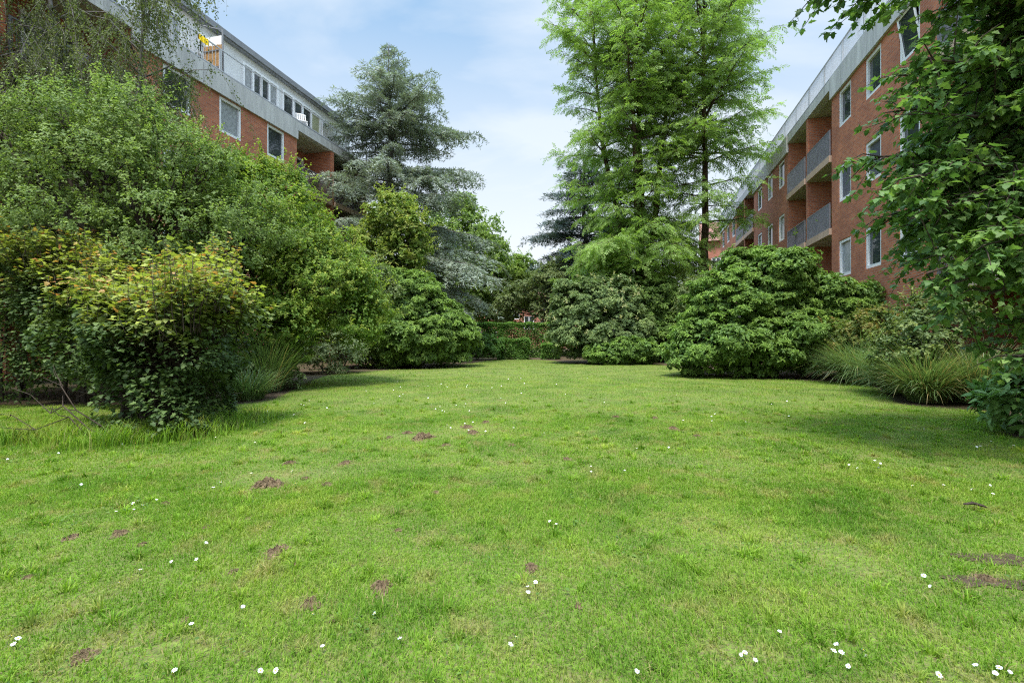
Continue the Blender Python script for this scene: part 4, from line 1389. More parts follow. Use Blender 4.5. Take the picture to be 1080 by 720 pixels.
# ------------------------------------------------------------------ conifers
def conifer(name, label, base, stems, prof, nb, elev, droop, zlow, tpl, mat, bark, spray, spacing, twig_sp, twig_len, spray_pitch, r0, cat='tree', group=None, tintb=0.45, young=0.0, twig_droop=0.25, twig_ang=(45, 70), extra=(),
            sparse=None, lvar=(0.72, 1.1), tz=0.10, hj=0.35, zbias=1.0):
    root = empty(name, (base[0], base[1], 0))
    tag(root, label, cat, group)
    mb_ = MB()
    P_, D_, H_, T_ = [], [], [], []
    up = np.array([0, 0, 1.0])
    for st_ in stems:
        S = np.array(st_, float)             # rows x, y, z relative to the base
        Ls = np.linspace(0, 1, len(S))
        ztop, zb = S[-1, 2], S[0, 2]
        tt_ = np.linspace(0, 1, 14)
        path = np.column_stack([np.interp(tt_, Ls, S[:, k]) for k in range(3)])
        path[1:-1, :2] += rng.normal(0, 0.05, (12, 2))
        mb_.tube(path, np.linspace(r0 * (1 if zb < 1 else 0.6), 0.02, 14), 9)
        zs = np.sort(max(zlow, zb + 0.3) + (ztop - 0.1 - max(zlow, zb + 0.3)) * rng.random(nb) ** zbias)
        az0 = rng.uniform(0, 6.28)
        todo = [(z, az0 + i * 2.399 + rng.normal(0, 0.3), None) for i, z in enumerate(zs)] + list(extra)
        for z, az, fixed in todo:
            c = np.array([np.interp(z, path[:, 2], path[:, k]) for k in range(3)])
            L = fixed if fixed else prof(z, az) * rng.uniform(*lvar)
            if fixed is None and sparse is not None and rng.random() > sparse(z):
                continue
            if L < 0.15:
                continue
            f = (z - zlow) / (ztop - zlow)
            el = np.interp(f, [0, 1], elev) + rng.normal(0, 0.07)
            hd = np.array([math.cos(az), math.sin(az), 0])
            t = np.linspace(0, 1, 7)[:, None]
            dr = np.interp(f, [0, 1], droop)
            pth = c + hd * L * t * math.cos(el) + up * (L * (math.sin(el) * t - dr * t * t))
            pth[1:] += rng.normal(0, 0.03 * L, (6, 3)) * np.array([1, 1, 0.5]) * t[1:]
            mb_.tube(pth, np.linspace(max(0.012, 0.018 * L), 0.006, 7), 5)
            ntw = max(4, int(L / twig_sp))
            tb = rng.normal(tintb, 0.10)
            for k in range(ntw):
                tp = (k + rng.uniform(0.3, 1.2)) / ntw * 0.82 + 0.18
                tp = min(tp, 1.0)
                q = np.array([np.interp(tp, t[:, 0], pth[:, j]) for j in range(3)])
                j0 = min(5, int(tp * 6))
                tg = nrm(pth[j0 + 1] - pth[j0])
                sd2 = (1 if k % 2 else -1) * math.radians(rng.uniform(*twig_ang))
                if k == ntw - 1:
                    sd2 *= 0.15
                ca, sa = math.cos(sd2), math.sin(sd2)
                dv2 = nrm(np.array([tg[0] * ca - tg[1] * sa, tg[0] * sa + tg[1] * ca, tg[2] * 0.6 + rng.normal(0, tz)]))
                tl = L * twig_len * (1.15 - 0.75 * tp) * rng.uniform(0.6, 1.25) + spray * 0.6
                ns_ = max(2, int(tl / spacing))
                u = (np.arange(ns_) + rng.random(ns_)) / ns_
                pp = q + dv2 * (u * tl)[:, None] - up * (twig_droop * tl * u * u)[:, None]
                e2 = q + dv2 * tl - up * twig_droop * tl
                mb_.tube(np.array([q, (q + e2) / 2 + up * twig_droop * tl * 0.25, e2]), [0.010, 0.006, 0.003], 3, False)
                sgn = np.where(np.arange(ns_) % 2 == 0, 1, -1) * rng.uniform(0.3, 0.95, ns_)
                px = np.cross(dv2, up)
                dirs = nrm(dv2 * 0.8 + px * sgn[:, None] - up * (spray_pitch * rng.uniform(0.4, 1.5, ns_))[:, None] + rng.normal(0, 0.12, (ns_, 3)))
                P_.append(pp)
                D_.append(dirs)
                T_.append(np.full(ns_, tb) + rng.normal(0, 0.14, ns_))
    P = np.vstack(P_)
    D = np.vstack(D_)
    T = np.concatenate(T_)
    hint = np.tile(up, (len(P), 1)) + rng.normal(0, hj, P.shape)
    yo_ = None if young <= 0 else np.clip(rng.normal(young, 0.25, len(P)), 0, 0.9)
    foliage('crown', mat, root, [scatter(tpl, P, D, hint, spray * rng.uniform(0.7, 1.25, len(P)), T, yo_)])
    mb_.build('trunk', M[bark], root, True)
    return root, len(P)


def prof_cedar(z, az):
    r = np.interp(z, [2.6, 4.0, 6.0, 8.0, 9.5, 10.6, 12.0, 13.4, 14.4, 15.4, 16.4, 17.4], [4.4, 5.6, 5.4, 4.6, 4.3, 3.4, 3.6, 3.9, 3.0, 1.8, 0.9, 0.3])
    return r * (1 + 0.12 * math.cos(az))


_, nsp = conifer('blue_cedar', 'tall blue grey cedar with drooping tiered branches at the end of the left block', (-6.9, 27.6), [[(0, 0, -0.1), (0.1, 0, 8), (0.0, 0, 17.6)]], prof_cedar, 104, (-0.05, 0.42), (0.28, 0.08), 2.6,
                 TUFT, M['l_cedar'], 'bark_grey', 0.24, 0.07, 0.15, 0.27, 0.75, 0.34, tintb=0.55, twig_droop=0.75, lvar=(0.6, 1.12), zbias=0.75, extra=[(10.2, -0.25, 5.0), (10.4, 0.1, 4.6), (9.6, -0.7, 4.6), (7.6, -0.2, 5.6), (6.2, -0.4, 6.0), (5.6, 0.1, 5.8), (4.6, -0.3, 5.8), (12.6, 0.1, 3.9), (12.8, 3.1, 3.8), (13.0, -2.8, 3.6), (12.9, -0.5, 3.5), (9.8, 3.3, 4.4), (9.5, -2.2, 4.6)])


def prof_cedar2(z, az):
    return np.interp(z, [3, 6, 9, 12, 14.0], [4.2, 4.2, 3.4, 1.9, 0.3])


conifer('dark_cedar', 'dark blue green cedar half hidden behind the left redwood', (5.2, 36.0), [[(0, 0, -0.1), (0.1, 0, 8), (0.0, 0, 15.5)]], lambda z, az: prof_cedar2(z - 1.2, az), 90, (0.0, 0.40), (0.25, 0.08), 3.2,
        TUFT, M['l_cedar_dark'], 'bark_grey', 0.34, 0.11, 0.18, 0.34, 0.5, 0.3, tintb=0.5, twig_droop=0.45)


def prof_rw(z, az):
    r = np.interp(z, [5, 6.5, 8.0, 12, 16, 19, 22, 25.5], [5.0, 4.7, 3.4, 3.9, 4.1, 3.3, 2.1, 0.4])
    return r


conifer('dawn_redwood', 'big light green dawn redwood with several stems left of the single trunked one', (7.3, 28.5),
        [[(0, 0, -0.1), (0.2, 0, 4), (0.1, 0.2, 12), (0.3, 0, 26)], [(-0.1, 0, 2.5), (-0.8, 0.3, 7), (-2.2, 0.5, 14), (-2.8, 0.3, 22)], [(0.1, 0.1, 3.0), (0.7, -0.4, 7.5), (1.5, -0.8, 14), (1.8, -0.8, 23)],
         [(0, -0.1, 3.2), (-0.3, -0.9, 8), (-0.7, -1.5, 14), (-0.6, -1.6, 20)]],
        lambda z, az: prof_rw(z, az) * 0.90, 70, (0.02, 0.85), (0.14, 0.05), 5.0, FEATHER, M['l_redwood'], 'bark_red', 0.50, 0.13, 0.19, 0.36, 0.55, 0.42, tintb=0.5, young=0.2, lvar=(0.45, 1.15), sparse=lambda z: 0.78 if 6.6 < z < 11 else 0.95, tz=0.38, hj=0.8)


def prof_rw2(z, az):
    r = np.interp(z, [5, 8, 10.5, 12.5, 16, 19, 22, 24], [3.2, 3.4, 2.8, 4.0, 4.4, 3.4, 2.0, 0.4])
    return r * (1 + 0.10 * math.cos(az))


conifer('dawn_redwood', 'light green dawn redwood with one bare straight dark trunk nearer the right block', (10.7, 27.5), [[(0, 0, -0.1), (0.05, 0, 8), (0.0, 0.1, 24.5)]], prof_rw2, 150, (0.0, 0.75), (0.14, 0.05), 4.6,
        FEATHER, M['l_redwood'], 'bark_red', 0.50, 0.13, 0.19, 0.34, 0.55, 0.33, tintb=0.45, young=0.15, lvar=(0.5, 1.12), sparse=lambda z: 0.50 if z < 10.8 else 0.95, tz=0.38, hj=0.8)

# ------------------------------------------------------------------ background trees and middle shrubs
shrub('maple_tree', 'yellow green broadleaf tree behind the blue cedar', 'tree', (-3.6, 37.0), [(-4.2, 37, 8.8, 2.6, 2.2, 2.6), (-2.6, 37, 8.2, 2.3, 2.2, 2.3), (-5.6, 37, 7.0, 2.4, 2.2, 2.4), (-3.4, 36.6, 5.6, 3.0, 2.2, 2.4), (-1.4, 37, 6.4, 1.8, 2.0, 1.9), (-3.8, 37, 10.9, 1.1, 1.2, 1.0), (-3.6, 36.6, 3.6, 2.6, 1.8, 1.8), (-5.5, 36.4, 4.4, 2.2, 1.8, 2.0)],
      M['l_back'], RHOMB, 0.16, 420, 22, 6, 0.55, stem=0.11, inner=0.3, parts=('trunk', 'crown'), jit=0.5, flat=0.7, up=0.35, shell=(0.6, 1.1), trunk=[(-3.6, 37, -0.05, 0.2), (-3.6, 37, 1.5, 0.17), (-3.6, 37, 3.5, 0.14)], shoots=260, shoot_len=0.9, lumps=8)
shrub('maple_tree', 'lower rounded green tree left of the sky gap above the clipped hedge', 'tree', (-0.8, 40.0), [(-0.6, 40, 6.2, 2.4, 2.2, 2.0), (0.9, 40, 5.2, 1.9, 2.0, 1.7), (-1.8, 40, 4.8, 2.0, 2.0, 1.8), (-0.5, 40, 4.0, 2.4, 2.0, 1.4), (-1.6, 39.6, 2.8, 1.7, 1.5, 1.4)],
      M['l_yellow'], RHOMB, 0.16, 300, 20, 6, 0.5, stem=0.09, inner=0.3, parts=('trunk', 'crown'), jit=0.5, flat=0.7, up=0.35, shell=(0.6, 1.1), trunk=[(-0.8, 40, -0.05, 0.16), (-0.8, 40, 1.4, 0.13), (-0.8, 40, 2.8, 0.11)], shoots=200, shoot_len=0.9, lumps=6)
shrub('hawthorn_tree', 'small brownish tree arching over the gap beyond the clipped hedge', 'tree', (3.1, 33.5), [(2.7, 33.4, 4.7, 1.5, 1.4, 1.3), (3.6, 33.5, 5.2, 1.4, 1.4, 1.3), (1.6, 33.3, 4.6, 1.0, 1.2, 0.9), (3.2, 33.2, 3.3, 1.2, 1.2, 1.2), (0.4, 33.6, 4.2, 0.9, 0.9, 0.7), (2.0, 33.2, 3.0, 0.6, 0.7, 0.8), (-0.6, 33.8, 3.2, 0.8, 0.8, 0.9)],
      M['l_brown'], RHOMB, 0.13, 230, 18, 6, 0.42, stem=0.06, inner=0.3, parts=('trunk', 'crown'), jit=0.5, flat=0.8, shell=(0.55, 1.1), trunk=[(3.1, 33.5, -0.05, 0.12), (3.0, 33.5, 1.0, 0.1), (2.95, 33.5, 2.2, 0.08)], shoots=160, shoot_len=0.7, lumps=4)
shrub('hazel_tree', 'distant small green tree standing behind the redwood trunks', 'tree', (12.0, 40.0), [(11.6, 40, 3.6, 2.0, 1.6, 1.9), (13.2, 40, 3.2, 1.6, 1.5, 1.7), (10.2, 40, 3.0, 1.6, 1.5, 1.7), (12.2, 39.6, 1.8, 2.2, 1.4, 1.5)],
      M['l_back'], RHOMB, 0.15, 200, 20, 6, 0.5, stem=0.07, inner=0.3, parts=('trunk', 'crown'), jit=0.5, flat=0.8, shell=(0.6, 1.1), shoots=120, shoot_len=0.8, lumps=5, trunk=[(12, 40, -0.05, 0.14), (12, 40, 0.7, 0.12), (12, 40, 1.4, 0.1)])
shrub('dark_shrub', 'low dark shrub under the blue cedar left of the clipped hedge', 'shrub', (-1.9, 27.6), [(-2.0, 27.6, 0.8, 0.9, 0.8, 0.9), (-1.1, 27.9, 0.6, 0.6, 0.7, 0.7), (-2.9, 27.4, 1.2, 0.9, 0.8, 1.1)],
      M['l_box'], RHOMB, 0.10, 110, 18, 6, 0.26, stem=0.025, inner=0.4, zmin=0.05)


def clipped_hedge(label, x0, x1, y0, y1, h, dens=1500):
    o = np.array([(x0 + x1) / 2, (y0 + y1) / 2, 0])
    r = empty('clipped_hedge', tuple(o))
    tag(r, label, 'hedge')
    ch = []
    for nv, ar in (((0, -1, 0), (x1 - x0) * h), ((0, 0, 1), (x1 - x0) * (y1 - y0)), ((1, 0, 0), (y1 - y0) * h), ((-1, 0, 0), (y1 - y0) * h)):
        n_ = int(ar * dens)
        P = np.array([x0, y0, 0.03]) + rng.random((n_, 3)) * np.array([x1 - x0, y1 - y0, h])
        nv = np.array(nv, float)
        for a in range(3):
            if nv[a]:
                P[:, a] = ((x1, y1, h)[a] if nv[a] > 0 else (x0, y0, 0)[a]) - nv[a] * rng.gamma(1.2, 0.05, n_)
        P += nv * (0.06 * np.sin(P[:, 0] * 5 + P[:, 2] * 4))[:, None]
        ch.append(scatter(RHOMB, P - o, nrm(nv * 0.5 + rng.normal(size=P.shape)), nv * 0.4 + np.array([0, 0, 0.8]) + rng.normal(size=P.shape) * 0.4, rng.uniform(0.07, 0.13, n_), rng.normal(0.5, 0.2, n_),
                          np.clip(rng.normal(0.2, 0.3, n_), 0, 0.8) * (nv[2] > 0 or 0.2)))
    foliage('foliage', M['l_box'], r, ch)
    m_ = MB()
    for x in np.arange(x0 + 0.2, x1 - 0.1, 0.35):
        P_ = curve_path((x - o[0], rng.normal(0, 0.1), 0), (x - o[0] + rng.normal(0, 0.1), rng.normal(0, 0.1), h - 0.1), 4, 0, 0.03)
        m_.tube(P_, np.linspace(0.03, 0.012, 4), 5)
        for k in (1, 2):
            m_.tube(curve_path(P_[k], P_[k] + np.array([rng.normal(0, 0.2), -(y1 - y0) * 0.35, 0.2]), 3), [0.012, 0.008, 0.004], 4)
    m_.build('stems', M['bark'], r, True)


clipped_hedge('square clipped green hedge block at the far end of the lawn', -0.75, 0.95, 28.2, 29.6, 1.15)
clipped_hedge('taller clipped hedge running behind the square hedge block', -3.2, 2.6, 31.0, 32.2, 2.15)
clipped_hedge('small clipped hedge block right of the dark opening at the far end', 1.75, 2.7, 28.4, 29.6, 0.85)

shrub('flowering_rhododendron', 'rhododendron dotted with cream blossoms in the middle of the far lawn edge', 'shrub', (4.0, 24.2),
      [(3.6, 24.2, 2.5, 1.5, 1.4, 1.5), (4.9, 24.4, 2.6, 1.5, 1.4, 1.6), (2.9, 24.0, 1.4, 1.1, 1.2, 1.2), (4.2, 23.7, 1.2, 1.5, 1.2, 1.1), (5.5, 24.0, 1.5, 1.2, 1.2, 1.3)],
      M['l_rhodo_olive'], LANCE, 0.135, 320, 26, 8, 0.34, stem=0.05, young=0.15, inner=0.4, spread=(60, 105), zmin=0.1, flat=0.7, lumps=12)
fr = bpy.data.objects['flowering_rhododendron']
C, N, I = lobe_clumps([(3.6, 24.1, 2.6, 1.7, 1.5, 1.6), (2.9, 23.9, 1.5, 1.2, 1.3, 1.3), (4.8, 24.2, 2.7, 1.5, 1.5, 1.6)], 60, (1.02, 1.12), 0.5, 0.0)
C, N, I = keep_in(C, N, I, lambda p: p[:, 1] < 24.4)
p_, a_ = np.repeat(C, 7, 0) + rng.normal(0, 0.055, (len(C) * 7, 3)), np.repeat(N, 7, 0)
fo = foliage('blossoms', M['cream'], fr, [rosette_leaves(RHOMB, p_ - np.array([4.0, 24.2, 0]), a_, 5, 0.06, rng.random(len(p_)), None, (30, 80))])
fo['kind'] = 'stuff'
shrub('rhododendron', 'dark tall rhododendron below the redwood trunks', 'shrub', (7.6, 25.6),
      [(6.3, 25.6, 2.9, 1.5, 1.4, 1.7), (7.6, 25.8, 2.9, 1.4, 1.4, 1.7), (8.7, 25.8, 2.5, 1.2, 1.3, 1.5), (6.9, 25.0, 1.4, 1.5, 1.2, 1.3), (8.4, 25.1, 1.3, 1.3, 1.2, 1.2), (5.2, 26.2, 3.2, 1.1, 1.2, 1.4)],
      M['l_rhodo'], LANCE, 0.14, 380, 26, 8, 0.36, stem=0.06, young=0.08, inner=0.45, spread=(60, 105), zmin=0.1, flat=0.6, tintbase=0.4, lumps=12)
shrub('low_azalea', 'low spreading light green shrub in front of the cream flowered rhododendron', 'shrub', (4.9, 22.9), [(4.2, 22.8, 0.5, 0.9, 0.6, 0.55), (5.2, 22.9, 0.65, 1.0, 0.7, 0.65), (6.1, 22.9, 0.6, 0.8, 0.6, 0.6)],
      M['l_rhodo_light'], LANCE, 0.14, 110, 16, 8, 0.26, stem=0.025, young=0.3, inner=0.35, spread=(60, 105), zmin=0.05, flat=0.45)
shrub('brownish_shrub', 'thin brown shrub between the middle rhododendrons and the big right one', 'shrub', (8.6, 22.8), [(8.4, 22.8, 2.9, 0.8, 0.8, 1.0), (9.0, 22.9, 3.3, 0.8, 0.8, 1.0), (8.6, 22.6, 1.6, 0.8, 0.8, 1.0)],
      M['l_brown'], RHOMB, 0.10, 130, 15, 6, 0.3, stem=0.03, inner=0.2, jit=0.5, shell=(0.5, 1.1))
shrub('rhododendron', 'widest light green rhododendron mounded beside the right block', 'shrub', (8.0, 16.3),
      [(7.2, 16.2, 2.1, 1.6, 1.4, 1.5), (8.4, 16.4, 2.35, 1.6, 1.5, 1.6), (9.6, 16.6, 2.1, 1.4, 1.4, 1.5), (6.4, 16.0, 1.1, 1.3, 1.3, 1.1), (7.6, 15.5, 1.0, 1.5, 1.2, 1.0), (9.0, 15.6, 1.1, 1.5, 1.2, 1.1), (10.3, 16.1, 1.4, 1.2, 1.2, 1.3), (8.3, 16.3, 3.0, 1.4, 1.3, 1.2), (10.6, 15.3, 0.8, 0.9, 0.8, 0.8), (5.9, 15.8, 0.7, 1.0, 1.0, 0.7), (10.6, 16.0, 2.2, 1.0, 1.0, 1.0)],
      M['l_rhodo_light'], LANCE, 0.115, 620, 30, 8, 0.30, stem=0.06, young=0.3, inner=0.4, spread=(60, 105), zmin=0.08, flat=0.5, tintbase=0.5, lumps=22, shoots=150, shoot_len=0.3)
shrub('orange_tinged_shrub', 'loose shrub with orange young leaves behind the right grasses', 'shrub', (9.8, 13.9), [(9.7, 14.0, 1.2, 0.7, 0.6, 0.6), (10.3, 13.9, 1.4, 0.7, 0.6, 0.7), (9.9, 13.8, 0.8, 0.8, 0.6, 0.7), (9.4, 11.8, 1.1, 0.6, 0.5, 0.6)],
      M['l_orange'], RHOMB, 0.085, 130, 15, 6, 0.26, stem=0.02, inner=0.25, jit=0.5, shell=(0.5, 1.1), shoots=120, shoot_len=0.4)
shrub('cotoneaster_shrub', 'leafy green shrub rising among the straw coloured grasses under the near tree', 'shrub', (8.5, 10.0), [(8.3, 10.0, 1.2, 0.6, 0.5, 0.7), (8.9, 10.2, 1.5, 0.7, 0.6, 0.7), (7.9, 10.0, 0.8, 0.5, 0.5, 0.5)],
      M['l_grey'], RHOMB, 0.075, 110, 15, 6, 0.22, stem=0.02, inner=0.25, jit=0.5, shell=(0.5, 1.1), shoots=90, shoot_len=0.4)
shrub('laurel_bush', 'glossy laurel bush cut off by the right edge of the picture', 'shrub', (7.0, 6.5), [(6.75, 6.3, 0.35, 0.65, 0.5, 0.35), (7.2, 6.6, 0.5, 0.7, 0.6, 0.45), (7.8, 6.4, 0.5, 0.6, 0.6, 0.5)],
      M['l_laurel'], LAUREL, 0.16, 80, 5, 8, 0.14, stem=0.018, inner=0.2, spread=(35, 85), zmin=0.08, flat=0.9, jit=0.35, step=0.12, tintbase=0.55)


# ------------------------------------------------------------------ birch
def birch(base, h, label):
    root = empty('birch_tree', (base[0], base[1], 0))
    tag(root, label, 'tree')
    m_ = MB()
    stems_ = [np.array([(0, 0, -0.1), (0.1, 0, 3), (-0.5, 0.1, 6.5), (-1.2, 0.1, 9.5), (-1.4, 0.2, h)]), np.array([(0.1, 0, 2.6), (0.7, 0.1, 5), (1.1, 0.2, 8), (1.3, 0.1, h - 0.8)]),
              np.array([(0, 0, 3.2), (-1.2, -0.2, 5.2), (-2.3, -0.2, 7.2), (-2.6, -0.1, 9.6)])]
    P_, D_, T_ = [], [], []
    for S in stems_:
        t = np.linspace(0, 1, 12)
        L = np.linspace(0, 1, len(S))
        pth = np.column_stack([np.interp(t, L, S[:, k]) for k in range(3)])
        pth[1:-1] += rng.normal(0, 0.06, (10, 3))
        m_.tube(pth, np.linspace(0.12 if S[0, 2] < 1 else 0.08, 0.02, 12), 8)
        for k in range(34):
            f = rng.uniform(0.36, 1.0)
            q = np.array([np.interp(f, t, pth[:, j]) for j in range(3)])
            az = rng.uniform(0, 6.28)
            bl = rng.uniform(0.7, 1.9)
            e = q + np.array([math.cos(az) * bl, math.sin(az) * bl * 0.8, bl * rng.uniform(0.1, 0.7)])
            bp = curve_path(q, e, 5, 0.12, 0.04)
            m_.tube(bp, np.linspace(0.028, 0.006, 5), 5)
            for s_ in range(14):
                a0 = bp[rng.integers(1, 5)] + rng.normal(0, 0.08, 3)
                ln = rng.uniform(0.8, 2.3)
                n_ = int(ln * 46)
                u = np.sort(rng.random(n_))
                hd = rng.normal(0, 0.28, 2)
                strand = a0 + np.column_stack([hd[0] * u * ln + 0.05 * np.sin(u * 7 + az), hd[1] * u * ln + 0.04 * np.sin(u * 6), -ln * u + 0.25 * np.sin(u * 3.1) * ln * 0.3])
                ok_ = strand[:, 2] > 2.0
                P_.append(strand[ok_] + rng.normal(0, 0.035, (ok_.sum(), 3)))
                T_.append(np.full(ok_.sum(), rng.normal(0.48, 0.16)))
                m_.tube(strand[[0, n_ // 2, n_ - 1]], [0.005, 0.003, 0.0015], 3, False)
    P = np.vstack(P_)
    T = np.concatenate(T_) + rng.normal(0, 0.12, len(P))
    d_ = nrm(rng.normal(size=P.shape) * 0.7 + np.array([0, 0, -0.7]))
    foliage('crown', M['l_birch'], root, [scatter(RHOMB, P, d_, rng.normal(size=P.shape) + np.array([0, -0.3, 0.4]), rng.uniform(0.04, 0.075, len(P)), T)])
    m_.build('trunk', M['bark_birch'], root, True)


birch((-10.6, 12.4), 13.0, 'weeping birch with thin hanging twigs in the top left corner before the left block')


# ------------------------------------------------------------------ near tree on the right
def near_tree(label):
    base = np.array([7.75, 5.3, 0.0])
    root = empty('lime_tree', tuple(base))
    tag(root, label, 'tree')
    m_ = MB()
    tr_ = np.array([(0, 0, -0.1), (0.03, 0, 1.2), (-0.05, 0.05, 2.4), (0.0, 0.05, 3.6), (0.1, 0.1, 5.2), (0.1, 0.1, 7.5)])
    m_.tube(tr_, [0.2, 0.16, 0.14, 0.12, 0.09, 0.03], 10)
    # main limbs: start height and end point (world), the crown hangs from them
    limbs = [(4.0, (3.15, 5.1, 4.85)), (4.2, (3.6, 5.3, 5.5)), (2.2, (8.8, 4.9, 3.4)), (3.2, (9.0, 5.6, 4.6)), (4.6, (8.2, 5.0, 6.6)), (2.9, (7.0, 6.5, 3.8)), (4.3, (3.35, 5.4, 5.15)), (4.6, (4.6, 5.0, 6.0)), (4.9, (5.6, 5.4, 6.6))]
    limbs += [(4.0, (5.0, 5.2, 4.6)), (4.2, (5.3, 4.8, 4.5)), (4.4, (5.6, 5.6, 5.3)), (3.8, (4.75, 5.4, 4.25)), (4.0, (5.5, 6.0, 4.9))]
    for _ in range(66):
        yy = rng.uniform(4.55, 6.3)
        zz = rng.uniform(1.0, 5.0)
        row = HZ - (zz - EYE) / FPX * yy * 0 - (zz - EYE) * FPX / yy
        lo = np.interp(row, [-20, 40, 100, 150, 200, 250, 300, 345, 372], [975, 960, 925, 908, 910, 930, 955, 985, 1045])
        limbs.append((float(np.clip(zz * 0.55 + 0.7 + rng.normal(0, 0.25), 1.2, 5.5)), (wx(lo + 8 + 190 * rng.random() ** 1.2, yy), yy, zz)))
    P_, D_, Hn, T_ = [], [], [], []
    for z0, e in limbs:
        s = np.array([np.interp(z0, tr_[:, 2], tr_[:, k]) for k in range(3)])
        e = np.array(e) - base
        pth = curve_path(s, e, 8, 0.10, 0.02)
        L = np.linalg.norm(e - s)
        m_.tube(pth, np.linspace(0.045, 0.008, 8), 6)
        nt_ = int(L * 14)
        for k in range(nt_):
            f = rng.uniform(0.18, 1.0)
            q = np.array([np.interp(f, np.linspace(0, 1, 8), pth[:, j]) for j in range(3)])
            tg = nrm(e - s)
            dv = nrm(tg * 0.55 + rng.normal(size=3) * np.array([0.75, 0.75, 0.45]) + np.array([0, 0, -0.12]))
            tl = rng.uniform(0.3, 0.85) * (1.1 - 0.3 * f)
            tp = np.array([q, q + dv * tl * 0.5 + np.array([0, 0, 0.03]), q + dv * tl + np.array([0, 0, -0.12 * tl])])
            m_.tube(tp, [0.009, 0.006, 0.002], 4)
            n_ = int(tl * 42)
            u = rng.uniform(0.1, 1.02, n_)
            pp = np.column_stack([np.interp(u, [0, 0.5, 1], tp[:, j]) for j in range(3)])
            sd_ = rng.normal(size=(n_, 3)) * np.array([1, 1, 0.45])
            dd = nrm(dv * 0.35 + sd_ * 0.75 + np.array([0, 0, -0.42]))
            P_.append(pp + dd * 0.035)
            D_.append(dd)
            Hn.append(np.array([0, 0, 1.0]) + rng.normal(size=(n_, 3)) * 0.42 + dd * np.array([0.35, 0.35, 0]))
            T_.append(np.full(n_, rng.normal(0.45, 0.17)) + rng.normal(0, 0.1, n_))
    P, D, H, T = np.vstack(P_), np.vstack(D_), np.vstack(Hn), np.concatenate(T_)
    foliage('crown', M['l_near'], root, [scatter(MAPLE, P, D, H, rng.uniform(0.05, 0.098, len(P)), T, np.clip(rng.normal(0.1, 0.25, len(P)), 0, 0.8))])
    m_.build('trunk', M['bark'], root, True)
    return len(P)


nn_ = near_tree('near broadleaf tree whose dark lobed leaves overhang the right edge of the lawn')

# ------------------------------------------------------------------ light, sky, camera
SUN_EL, SUN_AZ = math.radians(68), math.radians(-165)      # azimuth clockwise from +Y; behind the camera to the left
w = bpy.data.worlds.new('World')
SC.world = w
w.use_nodes = True
nt = w.node_tree
nt.nodes.clear()
sky = nt.nodes.new('ShaderNodeTexSky')
sky.sky_type = 'NISHITA'
sky.sun_disc = False
sky.sun_elevation = SUN_EL
sky.sun_rotation = SUN_AZ
sky.air_density = 1.0
sky.dust_density = 1.2
tc = nt.nodes.new('ShaderNodeTexCoord').outputs['Generated']
sep = nt.nodes.new('ShaderNodeSeparateXYZ')
nt.links.new(tc, sep.inputs[0])
mz = nt.nodes.new('ShaderNodeMath')
mz.operation = 'MAXIMUM'
nt.links.new(sep.outputs[2], mz.inputs[0])
mz.inputs[1].default_value = 0.0
az_ = nt.nodes.new('ShaderNodeMath')
az_.operation = 'ADD'
nt.links.new(mz.outputs[0], az_.inputs[0])
az_.inputs[1].default_value = 0.28
dvn = nt.nodes.new('ShaderNodeVectorMath')
dvn.operation = 'DIVIDE'
cmb = nt.nodes.new('ShaderNodeCombineXYZ')
for k in range(3):
    nt.links.new(az_.outputs[0], cmb.inputs[k])
nt.links.new(tc, dvn.inputs[0])
nt.links.new(cmb.outputs[0], dvn.inputs[1])
mp = nt.nodes.new('ShaderNodeMapping')
mp.inputs['Scale'].default_value = (1.0, 1.7, 1.0)
mp.inputs['Rotation'].default_value = (0, 0, 0.5)
nt.links.new(dvn.outputs[0], mp.inputs['Vector'])
cn = noise(nt, 1.15, 9, 0.52, mp.outputs[0], 0.4)
cf = ramp(nt, cn, [(0.43, 0.03), (0.62, 0.75)])
hz = ramp(nt, sep.outputs[2], [(0.0, 0.95), (0.22, 0.60), (0.55, 0.05)])
mx = nt.nodes.new('ShaderNodeMath')
mx.operation = 'MAXIMUM'
nt.links.new(cf, mx.inputs[0])
nt.links.new(hz, mx.inputs[1])
SKY_WHITE = (10.6, 11.8, 13.2)
base_sky = mixc(nt, 0.85, sky.outputs[0], (4.9, 8.3, 12.6))
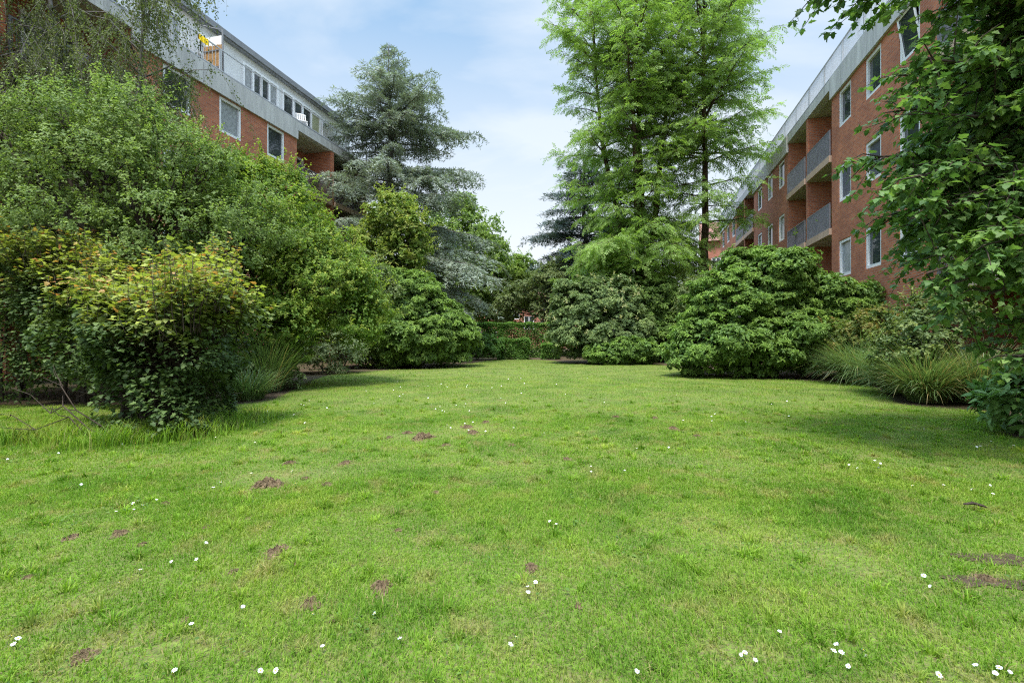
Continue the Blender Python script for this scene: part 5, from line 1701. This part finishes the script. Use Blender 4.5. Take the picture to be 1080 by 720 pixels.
skyc = mixc(nt, mx.outputs[0], base_sky, SKY_WHITE)
skyc = mixc(nt, ramp(nt, sep.outputs[2], [(0.0, 0.95), (0.30, 0.45), (0.55, 0.0)]), skyc, (13.4, 14.0, 14.6))
# unseen sky overhead brightened to add fill light, as under a thin overcast
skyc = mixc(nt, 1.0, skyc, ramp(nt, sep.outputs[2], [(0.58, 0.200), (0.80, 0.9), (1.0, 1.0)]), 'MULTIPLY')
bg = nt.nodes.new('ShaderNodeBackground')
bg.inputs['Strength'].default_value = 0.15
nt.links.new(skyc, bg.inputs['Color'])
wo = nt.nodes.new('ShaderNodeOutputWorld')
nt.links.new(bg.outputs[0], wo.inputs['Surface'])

sl = bpy.data.lights.new('sun', 'SUN')
sl.energy = 2.5
sl.angle = math.radians(12)
sl.color = (1.0, 0.95, 0.87)
so = bpy.data.objects.new('sun', sl)
COL.objects.link(so)
d = np.array([math.sin(SUN_AZ) * math.cos(SUN_EL), math.cos(SUN_AZ) * math.cos(SUN_EL), math.sin(SUN_EL)])
from mathutils import Vector
so.rotation_euler = Vector(tuple(-d)).to_track_quat('-Z', 'Y').to_euler()
so.location = (0, 0, 40)

cam = bpy.data.cameras.new('camera')
cam.sensor_width = 36.0
cam.lens = 36.0 * FPX / 1080.0
cam.shift_y = -(360.0 - HZ) / 1080.0
cam.clip_start = 0.05
cam.clip_end = 2000
co = bpy.data.objects.new('camera', cam)
COL.objects.link(co)
co.location = (0, 0, EYE)
co.rotation_euler = (math.pi / 2, 0, 0)
SC.camera = co

SC.render.engine = 'CYCLES'
cy = SC.cycles
cy.max_bounces = 6
cy.diffuse_bounces = 4
cy.glossy_bounces = 2
cy.transmission_bounces = 4
cy.transparent_max_bounces = 4
cy.caustics_reflective = False
cy.caustics_refractive = False
cy.use_denoising = False
cy.sample_clamp_indirect = 4.0
cy.sample_clamp_direct = 12.0
SC.cycles.filter_width = 1.15
vs = SC.view_settings
vs.view_transform = 'Standard'
vs.look = 'None'
vs.exposure = 1.42
vs.gamma = 1.0
vs.use_curve_mapping = False
